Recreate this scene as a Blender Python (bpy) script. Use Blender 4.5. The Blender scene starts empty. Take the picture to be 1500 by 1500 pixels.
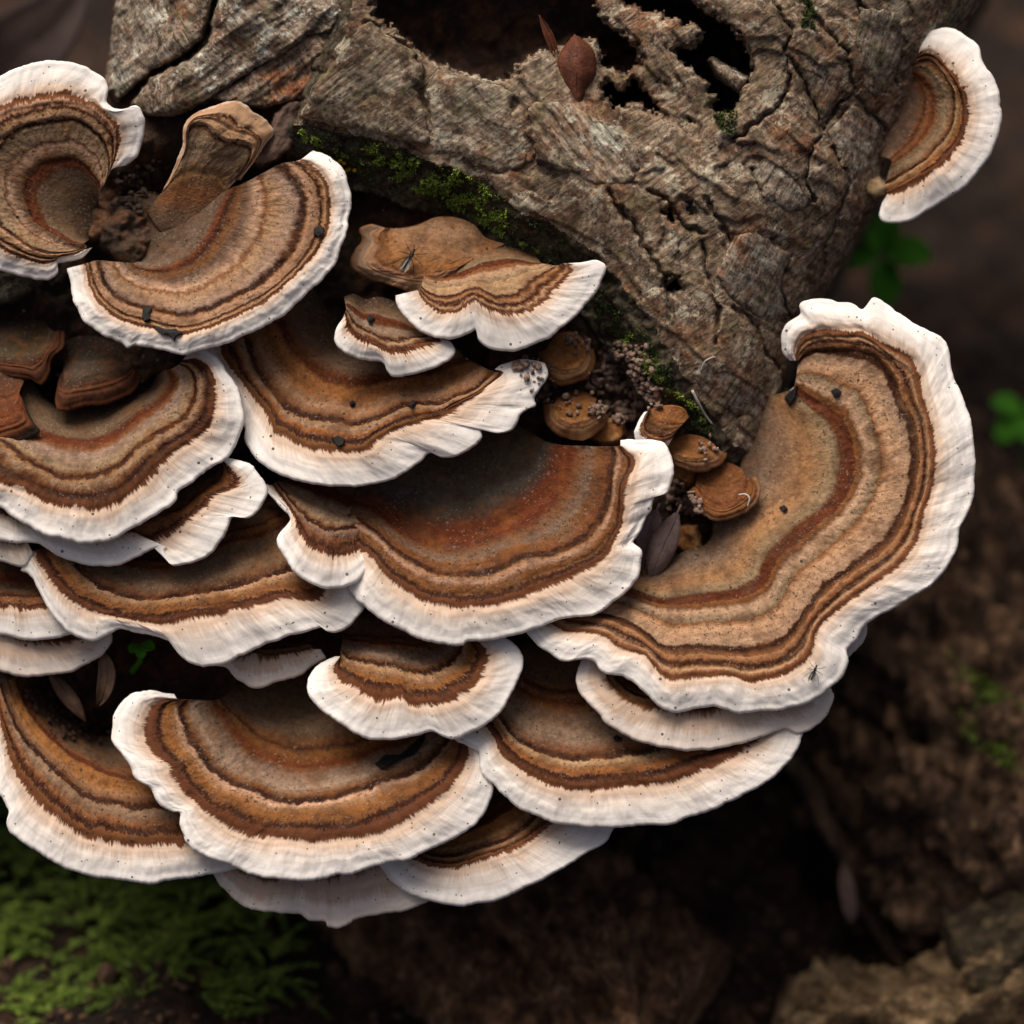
import bpy, math
import numpy as np
from mathutils import Matrix, Vector

# ------------------------------------------------------------------ frame
# One length unit of the layout is 0.15 mm.  The layout frame is tilted like
# the camera: x right, y down the picture, w towards the camera.
K = 0.00015
DIST = 4000.0
PITCH = math.radians(50)
HGT = 880.0
X_ = Vector((1, 0, 0))
V_ = Vector((0, math.sin(PITCH), math.cos(PITCH)))
W_ = Vector((0, -math.cos(PITCH), math.sin(PITCH)))
F = Matrix(((X_.x, V_.x, W_.x, 0), (X_.y, V_.y, W_.y, 0), (X_.z, V_.z, W_.z, HGT * K), (0, 0, 0, 1)))

scene = bpy.context.scene
col = scene.collection
rng = np.random.default_rng(7)

# camera
cd = bpy.data.cameras.new('camera')
cam = bpy.data.objects.new('camera', cd)
col.objects.link(cam)
cam.matrix_world = F @ Matrix.Translation((0, 0, DIST * K))
cd.sensor_width = 36
cd.angle = 2 * math.atan(750 / DIST)
cd.clip_start = 0.01
cd.clip_end = 200
cd.dof.use_dof = True
cd.dof.focus_distance = DIST * K
cd.dof.aperture_fstop = 5.0
scene.camera = cam

# world and sun: soft overcast light from above
SUN_EL, SUN_AZ = math.radians(66), math.radians(-35)
world = bpy.data.worlds.new('World')
scene.world = world
world.use_nodes = True
wn = world.node_tree.nodes
wl = world.node_tree.links
bg = wn['Background']
sky = wn.new('ShaderNodeTexSky')
sky.sky_type = 'NISHITA'
sky.sun_disc = False
sky.sun_elevation = SUN_EL
sky.sun_rotation = SUN_AZ
sky.air_density = 0.45
sky.dust_density = 10.0
sky.ozone_density = 0.6
bg.inputs[1].default_value = 0.05
wl.new(sky.outputs[0], bg.inputs[0])
sd = bpy.data.lights.new('sun', 'SUN')
sd.energy = 1.5
sd.angle = math.radians(35)
sd.color = (1.0, 0.93, 0.84)
sun = bpy.data.objects.new('sun', sd)
col.objects.link(sun)
sdir = Vector((math.sin(SUN_AZ) * math.cos(SUN_EL), math.cos(SUN_AZ) * math.cos(SUN_EL), math.sin(SUN_EL)))
sun.rotation_euler = sdir.to_track_quat('Z', 'Y').to_euler()
sun.location = (0, 0, 2)
vs = scene.view_settings
vs.view_transform = 'Standard'
vs.look = 'None'
vs.gamma = 1
vs.use_curve_mapping = False
vs.exposure = 1.0
scene.cycles.max_bounces = 5
scene.cycles.diffuse_bounces = 3
scene.cycles.glossy_bounces = 2

# ------------------------------------------------------------------ helpers
def frame(p):
    p = np.asarray(p, float)
    s = (DIST - p[..., 2]) / DIST
    return np.stack([(p[..., 0] - 750) * s * K, (750 - p[..., 1]) * s * K, p[..., 2] * K], -1)

_perm = np.random.default_rng(3).permutation(512)
_perm = np.concatenate([_perm, _perm])
_ang = np.random.default_rng(4).random(512) * 2 * np.pi

def perlin(x, y, seed=0):
    x = np.asarray(x, float) + seed * 17.31; y = np.asarray(y, float) - seed * 9.7
    xi = np.floor(x).astype(int); yi = np.floor(y).astype(int)
    xf = x - xi; yf = y - yi
    u = xf * xf * xf * (xf * (xf * 6 - 15) + 10); v = yf * yf * yf * (yf * (yf * 6 - 15) + 10)
    def g(ix, iy, dx, dy):
        h = _perm[(_perm[ix & 511] + iy) & 511]
        a = _ang[h]
        return np.cos(a) * dx + np.sin(a) * dy
    n00 = g(xi, yi, xf, yf); n10 = g(xi + 1, yi, xf - 1, yf)
    n01 = g(xi, yi + 1, xf, yf - 1); n11 = g(xi + 1, yi + 1, xf - 1, yf - 1)
    return 1.4 * ((n00 * (1 - u) + n10 * u) * (1 - v) + (n01 * (1 - u) + n11 * u) * v)

def fbm(x, y, size, octs=4, seed=0, gain=0.5):
    r = 0; a = 1; f = 1.0 / size
    for o in range(octs):
        r = r + a * perlin(x * f, y * f, seed + o * 3); a *= gain; f *= 2.03
    return r

def sstep(a, b, x):
    t = np.clip((x - a) / (b - a), 0, 1)
    return t * t * (3 - 2 * t)

def sdf(poly, x, y):
    """signed distance, positive inside"""
    P = np.asarray(poly, float); Q = np.roll(P, -1, 0)
    d = np.full(np.shape(x), 1e18); inside = np.zeros(np.shape(x), bool)
    for (ax, ay), (bx, by) in zip(P, Q):
        ex, ey = bx - ax, by - ay
        t = np.clip(((x - ax) * ex + (y - ay) * ey) / (ex * ex + ey * ey + 1e-9), 0, 1)
        d = np.minimum(d, (x - ax - t * ex) ** 2 + (y - ay - t * ey) ** 2)
        c = ((ay > y) != (by > y)) & (x < ex * (y - ay) / (ey if abs(ey) > 1e-9 else 1e-9) + ax)
        inside ^= c
    d = np.sqrt(d)
    return np.where(inside, d, -d)

def pdist(line, x, y):
    P = np.asarray(line, float); d = np.full(np.shape(x), 1e18)
    for (ax, ay), (bx, by) in zip(P[:-1], P[1:]):
        ex, ey = bx - ax, by - ay
        t = np.clip(((x - ax) * ex + (y - ay) * ey) / (ex * ex + ey * ey + 1e-9), 0, 1)
        d = np.minimum(d, (x - ax - t * ex) ** 2 + (y - ay - t * ey) ** 2)
    return np.sqrt(d)

ZS = {1: (0, 0, 520 / 1500), 2: (400, 0, 520 / 1500), 3: (900, 0, .4), 4: (0, 440, 520 / 1500), 5: (400, 400, 520 / 1500),
      6: (900, 420, .4), 7: (0, 880, 520 / 1500), 8: (400, 880, 520 / 1500), 9: (720, 440, 400 / 1500), 10: (740, 880, 520 / 1500), 11: (560, 0, .4)}

def Z(n, s):
    """'x,y x,y ...' measured on study sheet n -> layout units"""
    ox, oy, k = ZS[n] if n else (0, 0, 1)
    return [(ox + k * float(a), oy + k * float(b)) for a, b in (q.split(',') for q in s.split())]

def catmull(P, n):
    P = np.asarray(P, float)
    if len(P) < 3:
        t = np.linspace(0, 1, n)[:, None]
        return P[0] * (1 - t) + P[-1] * t
    E = np.vstack([2 * P[0] - P[1], P, 2 * P[-1] - P[-2]])
    out = []
    m = 24
    for i in range(1, len(E) - 2):
        p0, p1, p2, p3 = E[i - 1], E[i], E[i + 1], E[i + 2]
        t = np.linspace(0, 1, m, endpoint=False)[:, None]
        out.append(.5 * (2 * p1 + (p2 - p0) * t + (2 * p0 - 5 * p1 + 4 * p2 - p3) * t ** 2 + (3 * p1 - p0 - 3 * p2 + p3) * t ** 3))
    out.append(P[-1:])
    C = np.vstack(out)
    def arc(c):
        return np.concatenate([[0], np.cumsum(np.hypot(*np.diff(c, axis=0).T))])
    L = arc(C); N = 1200
    C = np.stack([np.interp(np.linspace(0, L[-1], N), L, C[:, k]) for k in (0, 1)], 1)
    S = smooth(C, 45)
    L = arc(S)
    return np.stack([np.interp(np.linspace(0, L[-1], n), L, C[:, k]) for k in (0, 1)], 1)

def smooth(A, sig):
    """gaussian along axis 0, ends held"""
    r = int(3 * sig) + 1
    k = np.exp(-.5 * (np.arange(-r, r + 1) / sig) ** 2); k /= k.sum()
    n = A.shape[0]
    idx = np.arange(-r, n + r)
    lo = idx < 0; hi = idx >= n
    B = A[np.clip(np.where(lo, -idx, np.where(hi, 2 * (n - 1) - idx, idx)), 0, n - 1)].astype(float)
    B[lo] = 2 * A[0] - B[lo]; B[hi] = 2 * A[-1] - B[hi]
    out = np.zeros_like(A, dtype=float)
    for i, kk in enumerate(k):
        out += kk * B[i:i + n]
    return out

def mesh_obj(name, verts, faces, mat, parent=None, base=None, normals=None, attrs=None, smooth_=True):
    """verts in frame metres; base = frame point used as the object's own origin"""
    if parent is not None and base is None:
        base = parent['_b']
    b = np.zeros(3) if base is None else np.asarray(base, float)
    v = np.asarray(verts, float).reshape(-1, 3) - b
    me = bpy.data.meshes.new(name)
    fa = np.asarray(faces) if len({len(q) for q in faces}) == 1 else None
    if fa is not None:
        k = fa.shape[1]
        me.vertices.add(len(v)); me.vertices.foreach_set('co', v.ravel())
        me.loops.add(fa.size); me.loops.foreach_set('vertex_index', fa.ravel().astype(np.int32))
        me.polygons.add(len(fa)); me.polygons.foreach_set('loop_start', np.arange(0, fa.size, k, dtype=np.int32))
        me.update(calc_edges=True)
    else:
        me.from_pydata(v.tolist(), [], [list(f) for f in faces])
    me.polygons.foreach_set('use_smooth', np.full(len(me.polygons), smooth_))
    for an, av in (attrs or {}).items():
        a = me.attributes.new(an, 'FLOAT', 'POINT'); a.data.foreach_set('value', np.asarray(av, np.float32).ravel())
    if normals is not None:
        me.normals_split_custom_set_from_vertices(np.asarray(normals).reshape(-1, 3).tolist())
    me.materials.append(mat)
    o = bpy.data.objects.new(name, me)
    col.objects.link(o)
    if parent is not None:
        o.parent = parent
    else:
        o.matrix_world = F @ Matrix.Translation(b.tolist())
    return o

_bases = {}
class Thing(dict):
    pass

def thing(name, label, cat, base, group=None):
    o = bpy.data.objects.new(name, None)
    o.empty_display_size = 0.005
    col.objects.link(o)
    b = frame(base)
    o.matrix_world = F @ Matrix.Translation(b.tolist())
    o['label'] = label; o['category'] = cat
    if group: o['group'] = group
    _bases[o.name] = b
    return o

def part(name, verts, faces, mat, parent, **kw):
    return mesh_obj(name, verts, faces, mat, parent, base=_bases[parent.name], **kw)

def tag(o, label, cat, group=None, kind=None):
    o['label'] = label; o['category'] = cat
    if group: o['group'] = group
    if kind: o['kind'] = kind
    return o

def gridfaces(nr, nc, mask=None):
    i = np.arange(nr - 1)[:, None]; j = np.arange(nc - 1)[None]
    a = i * nc + j
    f = np.stack([a, a + 1, a + nc + 1, a + nc], -1)
    if mask is not None:
        m = mask[:-1, :-1] & mask[1:, :-1] & mask[:-1, 1:] & mask[1:, 1:]
        return f[m]
    return f.reshape(-1, 4)

def compact(v, f):
    used = np.unique(f); m = np.full(len(v), -1); m[used] = np.arange(len(used))
    return v[used], m[f], used

# ------------------------------------------------------------------ materials
class NT:
    def __init__(s, name):
        s.m = bpy.data.materials.new(name); s.m.use_nodes = True
        s.n = s.m.node_tree.nodes; s.l = s.m.node_tree.links
        s.b = s.n['Principled BSDF']
        s.b.inputs['Roughness'].default_value = .85
        s.b.inputs['Specular IOR Level'].default_value = .25
    def node(s, t, **kw):
        q = s.n.new(t)
        for k, v in kw.items(): setattr(q, k, v)
        return q
    def put(s, sock, v):
        if isinstance(v, bpy.types.NodeSocket): s.l.new(v, sock)
        elif v is not None: sock.default_value = v
    def math(s, op, a, b=None, c=None, clamp=False):
        q = s.node('ShaderNodeMath', operation=op); q.use_clamp = clamp
        for k, v in enumerate((a, b, c)):
            if v is not None: s.put(q.inputs[k], v)
        return q.outputs[0]
    def attr(s, name):
        return s.node('ShaderNodeAttribute', attribute_name=name).outputs['Fac']
    def vec(s, x, y, z=0.0):
        q = s.node('ShaderNodeCombineXYZ')
        for k, v in enumerate((x, y, z)): s.put(q.inputs[k], v)
        return q.outputs[0]
    def px(s, scale=(1, 1, 1), rot=0.0, off=(0, 0, 0)):
        q = s.node('ShaderNodeTexCoord'); m = s.node('ShaderNodeMapping')
        m.inputs['Scale'].default_value = [c / K for c in scale]
        m0 = s.node('ShaderNodeMapping'); m0.inputs['Rotation'].default_value = (0, 0, rot)
        s.l.new(q.outputs['Object'], m0.inputs['Vector']); s.l.new(m0.outputs[0], m.inputs['Vector'])
        m.inputs['Location'].default_value = off
        return m.outputs[0]
    def noise(s, vec, size, detail=4, rough=.55, dist=0.0):
        q = s.node('ShaderNodeTexNoise')
        s.put(q.inputs['Vector'], vec); q.inputs['Scale'].default_value = 1.0 / size
        q.inputs['Detail'].default_value = detail; q.inputs['Roughness'].default_value = rough
        q.inputs['Distortion'].default_value = dist
        return q.outputs['Fac']
    def vor(s, vec, size, feature='F1', rand=1.0):
        q = s.node('ShaderNodeTexVoronoi', feature=feature)
        s.put(q.inputs['Vector'], vec); q.inputs['Scale'].default_value = 1.0 / size
        q.inputs['Randomness'].default_value = rand
        return q
    def ramp(s, fac, stops, interp='LINEAR'):
        q = s.node('ShaderNodeValToRGB'); s.put(q.inputs[0], fac)
        r = q.color_ramp; r.interpolation = interp
        while len(r.elements) > 1: r.elements.remove(r.elements[-1])
        for i, (p, c) in enumerate(stops):
            e = r.elements[0] if i == 0 else r.elements.new(p)
            e.position = p
            c = c if isinstance(c, (tuple, list)) else (c, c, c)
            e.color = (*c, 1)
        return q.outputs[0]
    def fac(s, v, a, b):
        q = s.node('ShaderNodeMapRange'); s.put(q.inputs[0], v)
        q.inputs[1].default_value = a; q.inputs[2].default_value = b
        return q.outputs[0]
    def mix(s, f, a, b, mode='MIX'):
        q = s.node('ShaderNodeMix', data_type='RGBA', blend_type=mode)
        s.put(q.inputs['Factor'], f)
        for nm, v in ((6, a), (7, b)):
            if isinstance(v, bpy.types.NodeSocket): s.l.new(v, q.inputs[nm])
            else:
                v = v if isinstance(v, (tuple, list)) else (v, v, v)
                q.inputs[nm].default_value = (*v, 1)
        return q.outputs[2]
    def bump(s, h, dist_px, strength=1.0, prev=None):
        q = s.node('ShaderNodeBump'); s.l.new(h, q.inputs['Height'])
        q.inputs['Distance'].default_value = dist_px * K; q.inputs['Strength'].default_value = strength
        if prev is not None: s.l.new(prev, q.inputs['Normal'])
        return q.outputs[0]
    def out(s, colr, normal=None, rough=None):
        s.put(s.b.inputs['Base Color'], colr)
        if normal is not None: s.l.new(normal, s.b.inputs['Normal'])
        if rough is not None: s.put(s.b.inputs['Roughness'], rough)
        return s.m

PAL = {'W': (.83, .785, .73), 'P': (.725, .63, .545), 'C': (.58, .425, .315), 'L': (.41, .245, .14), 'T': (.29, .15, .073), 'O': (.21, .08, .024),
       'B': (.11, .037, .014), 'D': (.036, .0115, .006), 'R': (.10, .023, .007), 'G': (.15, .092, .054), 'N': (.07, .047, .028), 'K': (.035, .025, .017),
       'E': (.25, .168, .108), 'S': (.16, .064, .024), 'A': (.25, .10, .028)}

def cap_mat(stops, L, seed, blotch=.35, shade=1.0):
    n = NT('bracket_zones')
    t = n.attr('t'); sl = n.attr('sl'); tl = n.math('MULTIPLY', t, L)
    so = n.math('ADD', sl, seed * 311.7)
    fib = n.noise(n.vec(n.math('MULTIPLY', so, .30), n.math('MULTIPLY', tl, .028), seed), 1, 2, .6)
    wob = n.noise(n.vec(n.math('MULTIPLY', so, .016), n.math('MULTIPLY', tl, .012), seed), 1, 2)
    mid = n.noise(n.vec(n.math('MULTIPLY', so, .06), n.math('MULTIPLY', tl, .06), seed + 5), 1, 5, .68)
    amp = n.math('ADD', n.math('MULTIPLY', n.math('SUBTRACT', n.fac(t, .68, .76), n.fac(t, .90, .97)), .85), .18)
    c = lambda q, a: n.math('MULTIPLY', n.math('SUBTRACT', q, .5), a / L)
    t2 = n.math('ADD', n.math('ADD', t, c(wob, 9)), n.math('ADD', n.math('MULTIPLY', c(mid, 15), n.fac(t, .1, .55)), n.math('MULTIPLY', c(fib, 12), amp)))
    vr = np.random.default_rng(int(seed * 100))
    st_ = []; sh = 0.0; cm = 1.0
    for p_, q_ in stops:
        c_ = PAL[q_] if isinstance(q_, str) else q_
        if q_ != 'D': sh = vr.uniform(-.012, .012); cm = vr.uniform(.78, 1.2)
        if .05 < p_ < .82:
            p_ = p_ + sh
            if q_ != 'D': c_ = (c_[0] * cm * vr.uniform(.95, 1.06), c_[1] * cm, c_[2] * cm * vr.uniform(.85, 1.15))
        st_.append((max(p_, st_[-1][0] + .003) if st_ else p_, tuple(min(1, k_) for k_ in c_)))
    base = n.ramp(t2, st_)
    # fine extra zoning, blotches, fibres
    rings = n.noise(n.vec(n.math('MULTIPLY', so, .006), n.math('MULTIPLY', n.math('MULTIPLY', n.math('ADD', t, c(wob, 9)), L), .16), seed + 2), 1, 3, .65)
    base = n.mix(1.0, base, n.ramp(rings, [(.3, .82), (.5, 1.0), (.7, 1.14)]), 'MULTIPLY')
    p = n.px(off=(seed * 3.1, seed * 1.7, 0))
    inner = n.math('SUBTRACT', 1.0, n.fac(t2, .74, .82), clamp=True)
    blr = n.noise(p, 42, 4, .68)
    bl = n.fac(blr, .53, .66)
    base = n.mix(n.math('MULTIPLY', n.math('MULTIPLY', bl, inner), blotch), base, (.23, .085, .022))
    glr = n.noise(n.px(off=(seed, 9, 4)), 55, 4, .68)
    base = n.mix(n.math('MULTIPLY', n.math('MULTIPLY', n.fac(glr, .50, .36), inner), .55), base, (.075, .032, .015))
    gl = n.fac(glr, .55, .7)
    base = n.mix(n.math('MULTIPLY', n.math('MULTIPLY', gl, inner), .22), base, (.17, .135, .095))
    ff_ = n.fac(t, .3, .8)
    base = n.mix(ff_, base, n.mix(1.0, base, n.ramp(fib, [(.25, .96), (.5, 1.0), (.75, 1.03)]), 'MULTIPLY'))
    mot = n.noise(p, 11, 3, .75)
    base = n.mix(n.math('ADD', .12, n.math('MULTIPLY', inner, .75)), base, n.mix(1.0, base, n.ramp(mot, [(.3, .66), (.5, 1.0), (.7, 1.3)]), 'MULTIPLY'))
    fl = n.math('MULTIPLY', n.fac(n.noise(p, 5.0, 2, .7), .57, .63), n.fac(glr, .44, .58))
    base = n.mix(n.math('MULTIPLY', n.math('MULTIPLY', fl, inner), .78), base, (.06, .027, .014))
    fp = n.math('MULTIPLY', n.fac(n.noise(n.px(off=(7, seed, 3)), 4.0, 2, .7), .60, .66), n.fac(blr, .55, .42))
    base = n.mix(n.math('MULTIPLY', n.math('MULTIPLY', fp, inner), .4), base, (.42, .33, .25))
    # small dirt specks
    for sz, th, rr in ((9, .14, .76), (21, .11, .70)):
        v = n.vor(n.px(off=(seed * 7, seed * 2.2, 0)), sz)
        sp = n.math('LESS_THAN', v.outputs['Distance'], th)
        q = n.node('ShaderNodeSeparateColor'); n.l.new(v.outputs['Color'], q.inputs[0])
        sp = n.math('MULTIPLY', sp, n.math('GREATER_THAN', q.outputs[0], rr))
        base = n.mix(n.math('MULTIPLY', sp, .85), base, (.03, .02, .014))
    inr = n.math('SUBTRACT', 1.0, n.fac(t, .74, .86))
    h = n.math('ADD', n.math('MULTIPLY', n.math('MULTIPLY', fib, ff_), .17), n.math('MULTIPLY', n.noise(p, 7.0, 3, .75), n.math('ADD', .10, inr)))
    n.b.inputs['Specular IOR Level'].default_value = .12
    return n.out(base, n.bump(h, 4.2, .65), .85)

def pore_mat():
    n = NT('pore_surface'); p = n.px()
    v = n.vor(p, 4.0)
    c = n.ramp(n.noise(p, 40, 4), [(.3, (.60, .50, .40)), (.7, (.76, .70, .62))])
    return n.out(c, n.bump(v.outputs['Distance'], 2.0, .5))
PORE = pore_mat()

def knob_mat(seed, c1, c2, c3):
    n = NT('knob_flesh'); p = n.px(off=(seed * 5.3, seed * 3.9, 0))
    a = n.noise(p, 24, 5, .65, .4); b = n.noise(p, 8, 4, .7)
    c = n.ramp(a, [(.32, c1), (.5, c2), (.66, c3)])
    c = n.mix(.9, c, n.mix(1.0, c, n.ramp(b, [(.3, .55), (.5, 1.0), (.7, 1.4)]), 'MULTIPLY'))
    h = n.math('ADD', n.math('MULTIPLY', b, .6), n.noise(p, 3.5, 3, .7))
    return n.out(c, n.bump(h, 4.0, .8), .75)

def bark_mat(seed, rot=-.62, tint=(1, 1, 1), red=.45, lichen=.6):
    n = NT('bark'); n.b.inputs['Specular IOR Level'].default_value = .15
    p = n.px(off=(seed * 31, seed * 17, 0))
    pf = n.px(scale=(.11, 1, 1), rot=rot, off=(seed * 11, 0, 0))
    a = n.noise(p, 120, 5, .66, .8); f = n.noise(pf, 8, 3, .75, .6); g = n.noise(p, 9, 4, .8)
    c = n.ramp(a, [(.30, (.06, .038, .026)), (.40, (.115, .075, .05)), (.455, (.25, .205, .155)), (.50, (.135, .09, .062)), (.55, (.28, .235, .18)), (.60, (.11, .075, .054)), (.70, (.20, .165, .125))])
    rd = n.fac(n.noise(n.px(off=(seed * 3 + 5, 2, 7)), 70, 4, .75), .54, .62)
    c = n.mix(n.math('MULTIPLY', rd, red), c, (.23, .092, .038))
    lr = n.noise(n.px(off=(seed * 2, 8, 3)), 48, 5, .8)
    c = n.mix(n.math('MULTIPLY', n.fac(lr, .55, .59), lichen), c, (.41, .40, .32))
    c = n.mix(n.math('MULTIPLY', n.fac(lr, .46, .40), .4), c, (.15, .15, .07))
    c = n.mix(1.0, c, n.ramp(f, [(.30, .16), (.42, .72), (.52, 1.08), (.66, 1.6)]), 'MULTIPLY')
    c = n.mix(1.0, c, n.ramp(g, [(.33, .42), (.45, .88), (.53, 1.06), (.66, 1.38)]), 'MULTIPLY')
    dk = n.fac(n.noise(n.px(off=(4, seed * 2, 1)), 36, 5, .8), .56, .62)
    c = n.mix(n.math('MULTIPLY', dk, .75), c, (.035, .026, .022))
    v = n.vor(p, 7); q = n.node('ShaderNodeSeparateColor'); n.l.new(v.outputs['Color'], q.inputs[0])
    sp = n.math('MULTIPLY', n.math('LESS_THAN', v.outputs['Distance'], .24), n.math('GREATER_THAN', q.outputs[0], .72))
    c = n.mix(n.math('MULTIPLY', sp, .7), c, (.02, .015, .012))
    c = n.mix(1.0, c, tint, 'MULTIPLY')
    h = n.math('ADD', f, n.math('MULTIPLY', g, .4))
    return n.out(c, n.bump(h, 3.0, .7), .85)

def wood_mat():
    n = NT('rotten_wood'); p = n.px(); pf = n.px(scale=(.25, 1, 1), rot=-.6)
    a = n.noise(p, 80, 6, .7, .5); g = n.noise(p, 11, 5, .75); f = n.noise(pf, 12, 5, .7)
    c = n.ramp(a, [(.3, (.014, .009, .006)), (.48, (.04, .022, .013)), (.6, (.095, .04, .018)), (.7, (.045, .03, .016))])
    c = n.mix(.9, c, n.mix(1.0, c, n.ramp(g, [(.33, .35), (.5, 1.0), (.68, 2.0)]), 'MULTIPLY'))
    v = n.vor(p, 26); q = n.node('ShaderNodeSeparateColor'); n.l.new(v.outputs['Color'], q.inputs[0])
    sp = n.math('MULTIPLY', n.math('LESS_THAN', v.outputs['Distance'], .10), n.math('GREATER_THAN', q.outputs[0], .82))
    c = n.mix(sp, c, (.30, .28, .26))
    h = n.math('ADD', g, f)
    return n.out(c, n.bump(h, 10.0, .9), n.ramp(g, [(.3, .45), (.7, .9)]))

def plain(name, c1, c2, size=20, rough=.8, bump=3.0, trans=0.0, spec=.25):
    n = NT(name); p = n.px()
    a = n.noise(p, size, 5, .65)
    if trans:
        n.b.inputs['Subsurface Weight'].default_value = trans
        n.b.inputs['Subsurface Radius'].default_value = (4 * K, 6 * K, 2 * K)
    n.b.inputs['Specular IOR Level'].default_value = spec
    return n.out(n.ramp(a, [(.3, c1), (.7, c2)]), n.bump(n.noise(p, size / 4, 4, .7), bump, .7), rough)

# ------------------------------------------------------------------ the log
SIL = [(1440, 0), (1375, 100), (1312, 200), (1284, 300), (1240, 380), (1207, 430), (1168, 500), (1142, 600), (1104, 664)]
CORE = [(150, -520), (1600, -520), (1500, -200)] + SIL[:-1] + [(1135, 690), (1125, 800), (1105, 900), (1050, 975), (980, 1040), (880, 1090), (700, 1130), (500, 1150), (300, 1150), (100, 1130), (-420, 1100), (-420, 380), (-60, 330), (70, 250), (140, 150), (172, 60), (165, -200)]
EDGE = Z(2, '95,520 200,545 300,560 420,590 560,630 680,680 790,720 900,770 980,840 1050,900 1150,930') + [(860, 360), (905, 405), (960, 480), (1000, 545), (1040, 600), (1075, 650), (1104, 664)]
BARKP = EDGE + [(1142, 600), (1168, 500), (1207, 430), (1240, 380), (1284, 300), (1312, 200), (1375, 100), (1440, 0), (1500, -200), (1600, -520), (520, -520), (535, -60), (500, 60), (455, 140)]
HOLES = [Z(11, '-40,60 60,130 150,212 250,262 330,285 400,302 480,300 500,240 560,208 630,190 690,165 720,150 770,152 800,205 780,240 830,262 890,282 930,250 960,238 930,160 860,110 800,50 780,-40 700,-260 0,-260'),
         Z(11, '795,275 830,300 870,325 915,280 965,325 1060,440 990,420 930,378 890,412 855,400 812,365'),
         Z(11, '850,-10 880,15 1060,75 1165,112 1150,165 1040,165 1060,205 1130,262 1180,312 1212,362 1200,400 1240,425 1290,430 1320,330 1365,262 1350,180 1290,90 1200,50 1140,0 1080,-150 900,-150')
         , Z(3, '165,775 200,755 235,790 225,825 195,810'), Z(3, '195,1010 240,1005 250,1060 215,1085 180,1050 130,1050 190,1035'), Z(3, '252,735 290,730 305,800 285,790'), Z(11, '1000,290 1035,300 1060,330 1035,320'), Z(11, '1110,420 1150,428 1145,450 1115,440')]
CRACKS = [Z(3, s) for s in ('570,-60 600,40 645,110 630,200 640,330 600,390 530,450 440,510', '640,200 700,300 750,420 755,480 800,420 870,330',
          '760,490 720,560 700,650 730,740', '870,340 930,400 990,470', '800,540 850,620 860,680 820,790 780,880 750,1040',
          '340,730 410,850 470,940', '320,880 350,1040 380,1150 375,1250', '440,1120 520,1190 560,1300 610,1350',
          '700,0 760,100 850,180 880,330', '900,0 930,120 1010,200 1040,320', '500,620 560,700 640,720', '480,860 520,920 600,950',
          '120,700 200,740 260,830 330,850', '640,930 600,1050 640,1160', '-20,700 60,820 180,1010 215,1200')]

def barkbase(x, y):
    dR = sdf(CORE, x, y)
    R = 230.0
    q = np.clip(1 - dR / R, 0, 1)
    w = 8 - 170 * (1 - np.sqrt(np.clip(1 - q * q, 0, 1)))
    e = pdist(EDGE, x, y)
    w = w - 26 * np.exp(-e / 60.0) + fbm(x, y, 190, 3, 2) * 12
    return w

def cracks(x, y):
    wx = x + 5 * fbm(x, y, 22, 3, 11); wy = y + 5 * fbm(x, y, 22, 3, 12)
    h = np.zeros(np.shape(x))
    for i, c in enumerate(CRACKS):
        d = pdist(c, wx, wy)
        wd = 2.6 + 2.2 * perlin(x / 30, y / 30, i)
        h = np.minimum(h, -17 * np.exp(-(d / np.maximum(wd, 1.2)) ** 2)) + 2.2 * np.exp(-((d - 9) / 7) ** 2)
    return h

def holed(x, y):
    wx = x + 7 * fbm(x, y, 15, 4, 21, .6); wy = y + 7 * fbm(x, y, 15, 4, 22, .6)
    d = np.full(np.shape(x), -1e9)
    for hp in HOLES:
        d = np.maximum(d, sdf(hp, wx, wy))
    return d

def barkedge(x, y):
    return sdf(BARKP, x + 4 * fbm(x, y, 26, 3, 31), y + 4 * fbm(x, y, 26, 3, 32))

def barkw(x, y):
    c, s = math.cos(.62), math.sin(.62)
    u = x * c + y * s; v = -x * s + y * c
    w = barkbase(x, y) + cracks(x, y)
    w = w + 2.0 * fbm(u * .2, v, 16, 4, 5) + .35 * fbm(x, y, 9, 3, 6)
    # flat scales with sharp stepped borders
    st = fbm(u * .4, v, 120, 4, 8, .42)
    w = w + 6 * sstep(-.01, .015, st) + 6 * sstep(.27, .295, st) - 6 * sstep(-.27, -.295, st)
    return w

def corew(x, y):
    d = sdf(CORE, x, y)
    b = barkedge(x, y)
    inb = sstep(-75, 10, b)
    R = 140.0
    q = np.clip(1 - d / R, 0, 1)
    rnd = -R * 1.1 * (1 - np.sqrt(np.clip(1 - q * q, 0, 1)))
    low = -128 + 20 * fbm(x, y, 90, 4, 41) - 70 * sstep(800, 1150, y) + 9 * fbm(x, y, 18, 3, 42) + rnd
    h = holed(x, y)
    up = barkbase(x, y) - 34 - 120 * sstep(-4, 16, h) + 14 * fbm(x, y, 40, 4, 43)
    w = low * (1 - inb) + up * inb
    left = sstep(560, 440, x) * sstep(300, 180, y)
    w = w * (1 - left) + left * (-55 + 14 * fbm(x, y, 50, 4, 44) + rnd)
    return np.where(d < 0, np.minimum(w, w + d * 75), w)

def heightfield(x0, x1, y0, y1, step, fn, maskfn):
    xs = np.arange(x0, x1 + step, step); ys = np.arange(y0, y1 + step, step)
    x, y = np.meshgrid(xs, ys)
    w = fn(x, y)
    m = maskfn(x, y, w)
    f = gridfaces(len(ys), len(xs), m)[:, ::-1]
    v, f, _ = compact(np.stack([x, y, w], -1).reshape(-1, 3), f)
    return v, f

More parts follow.
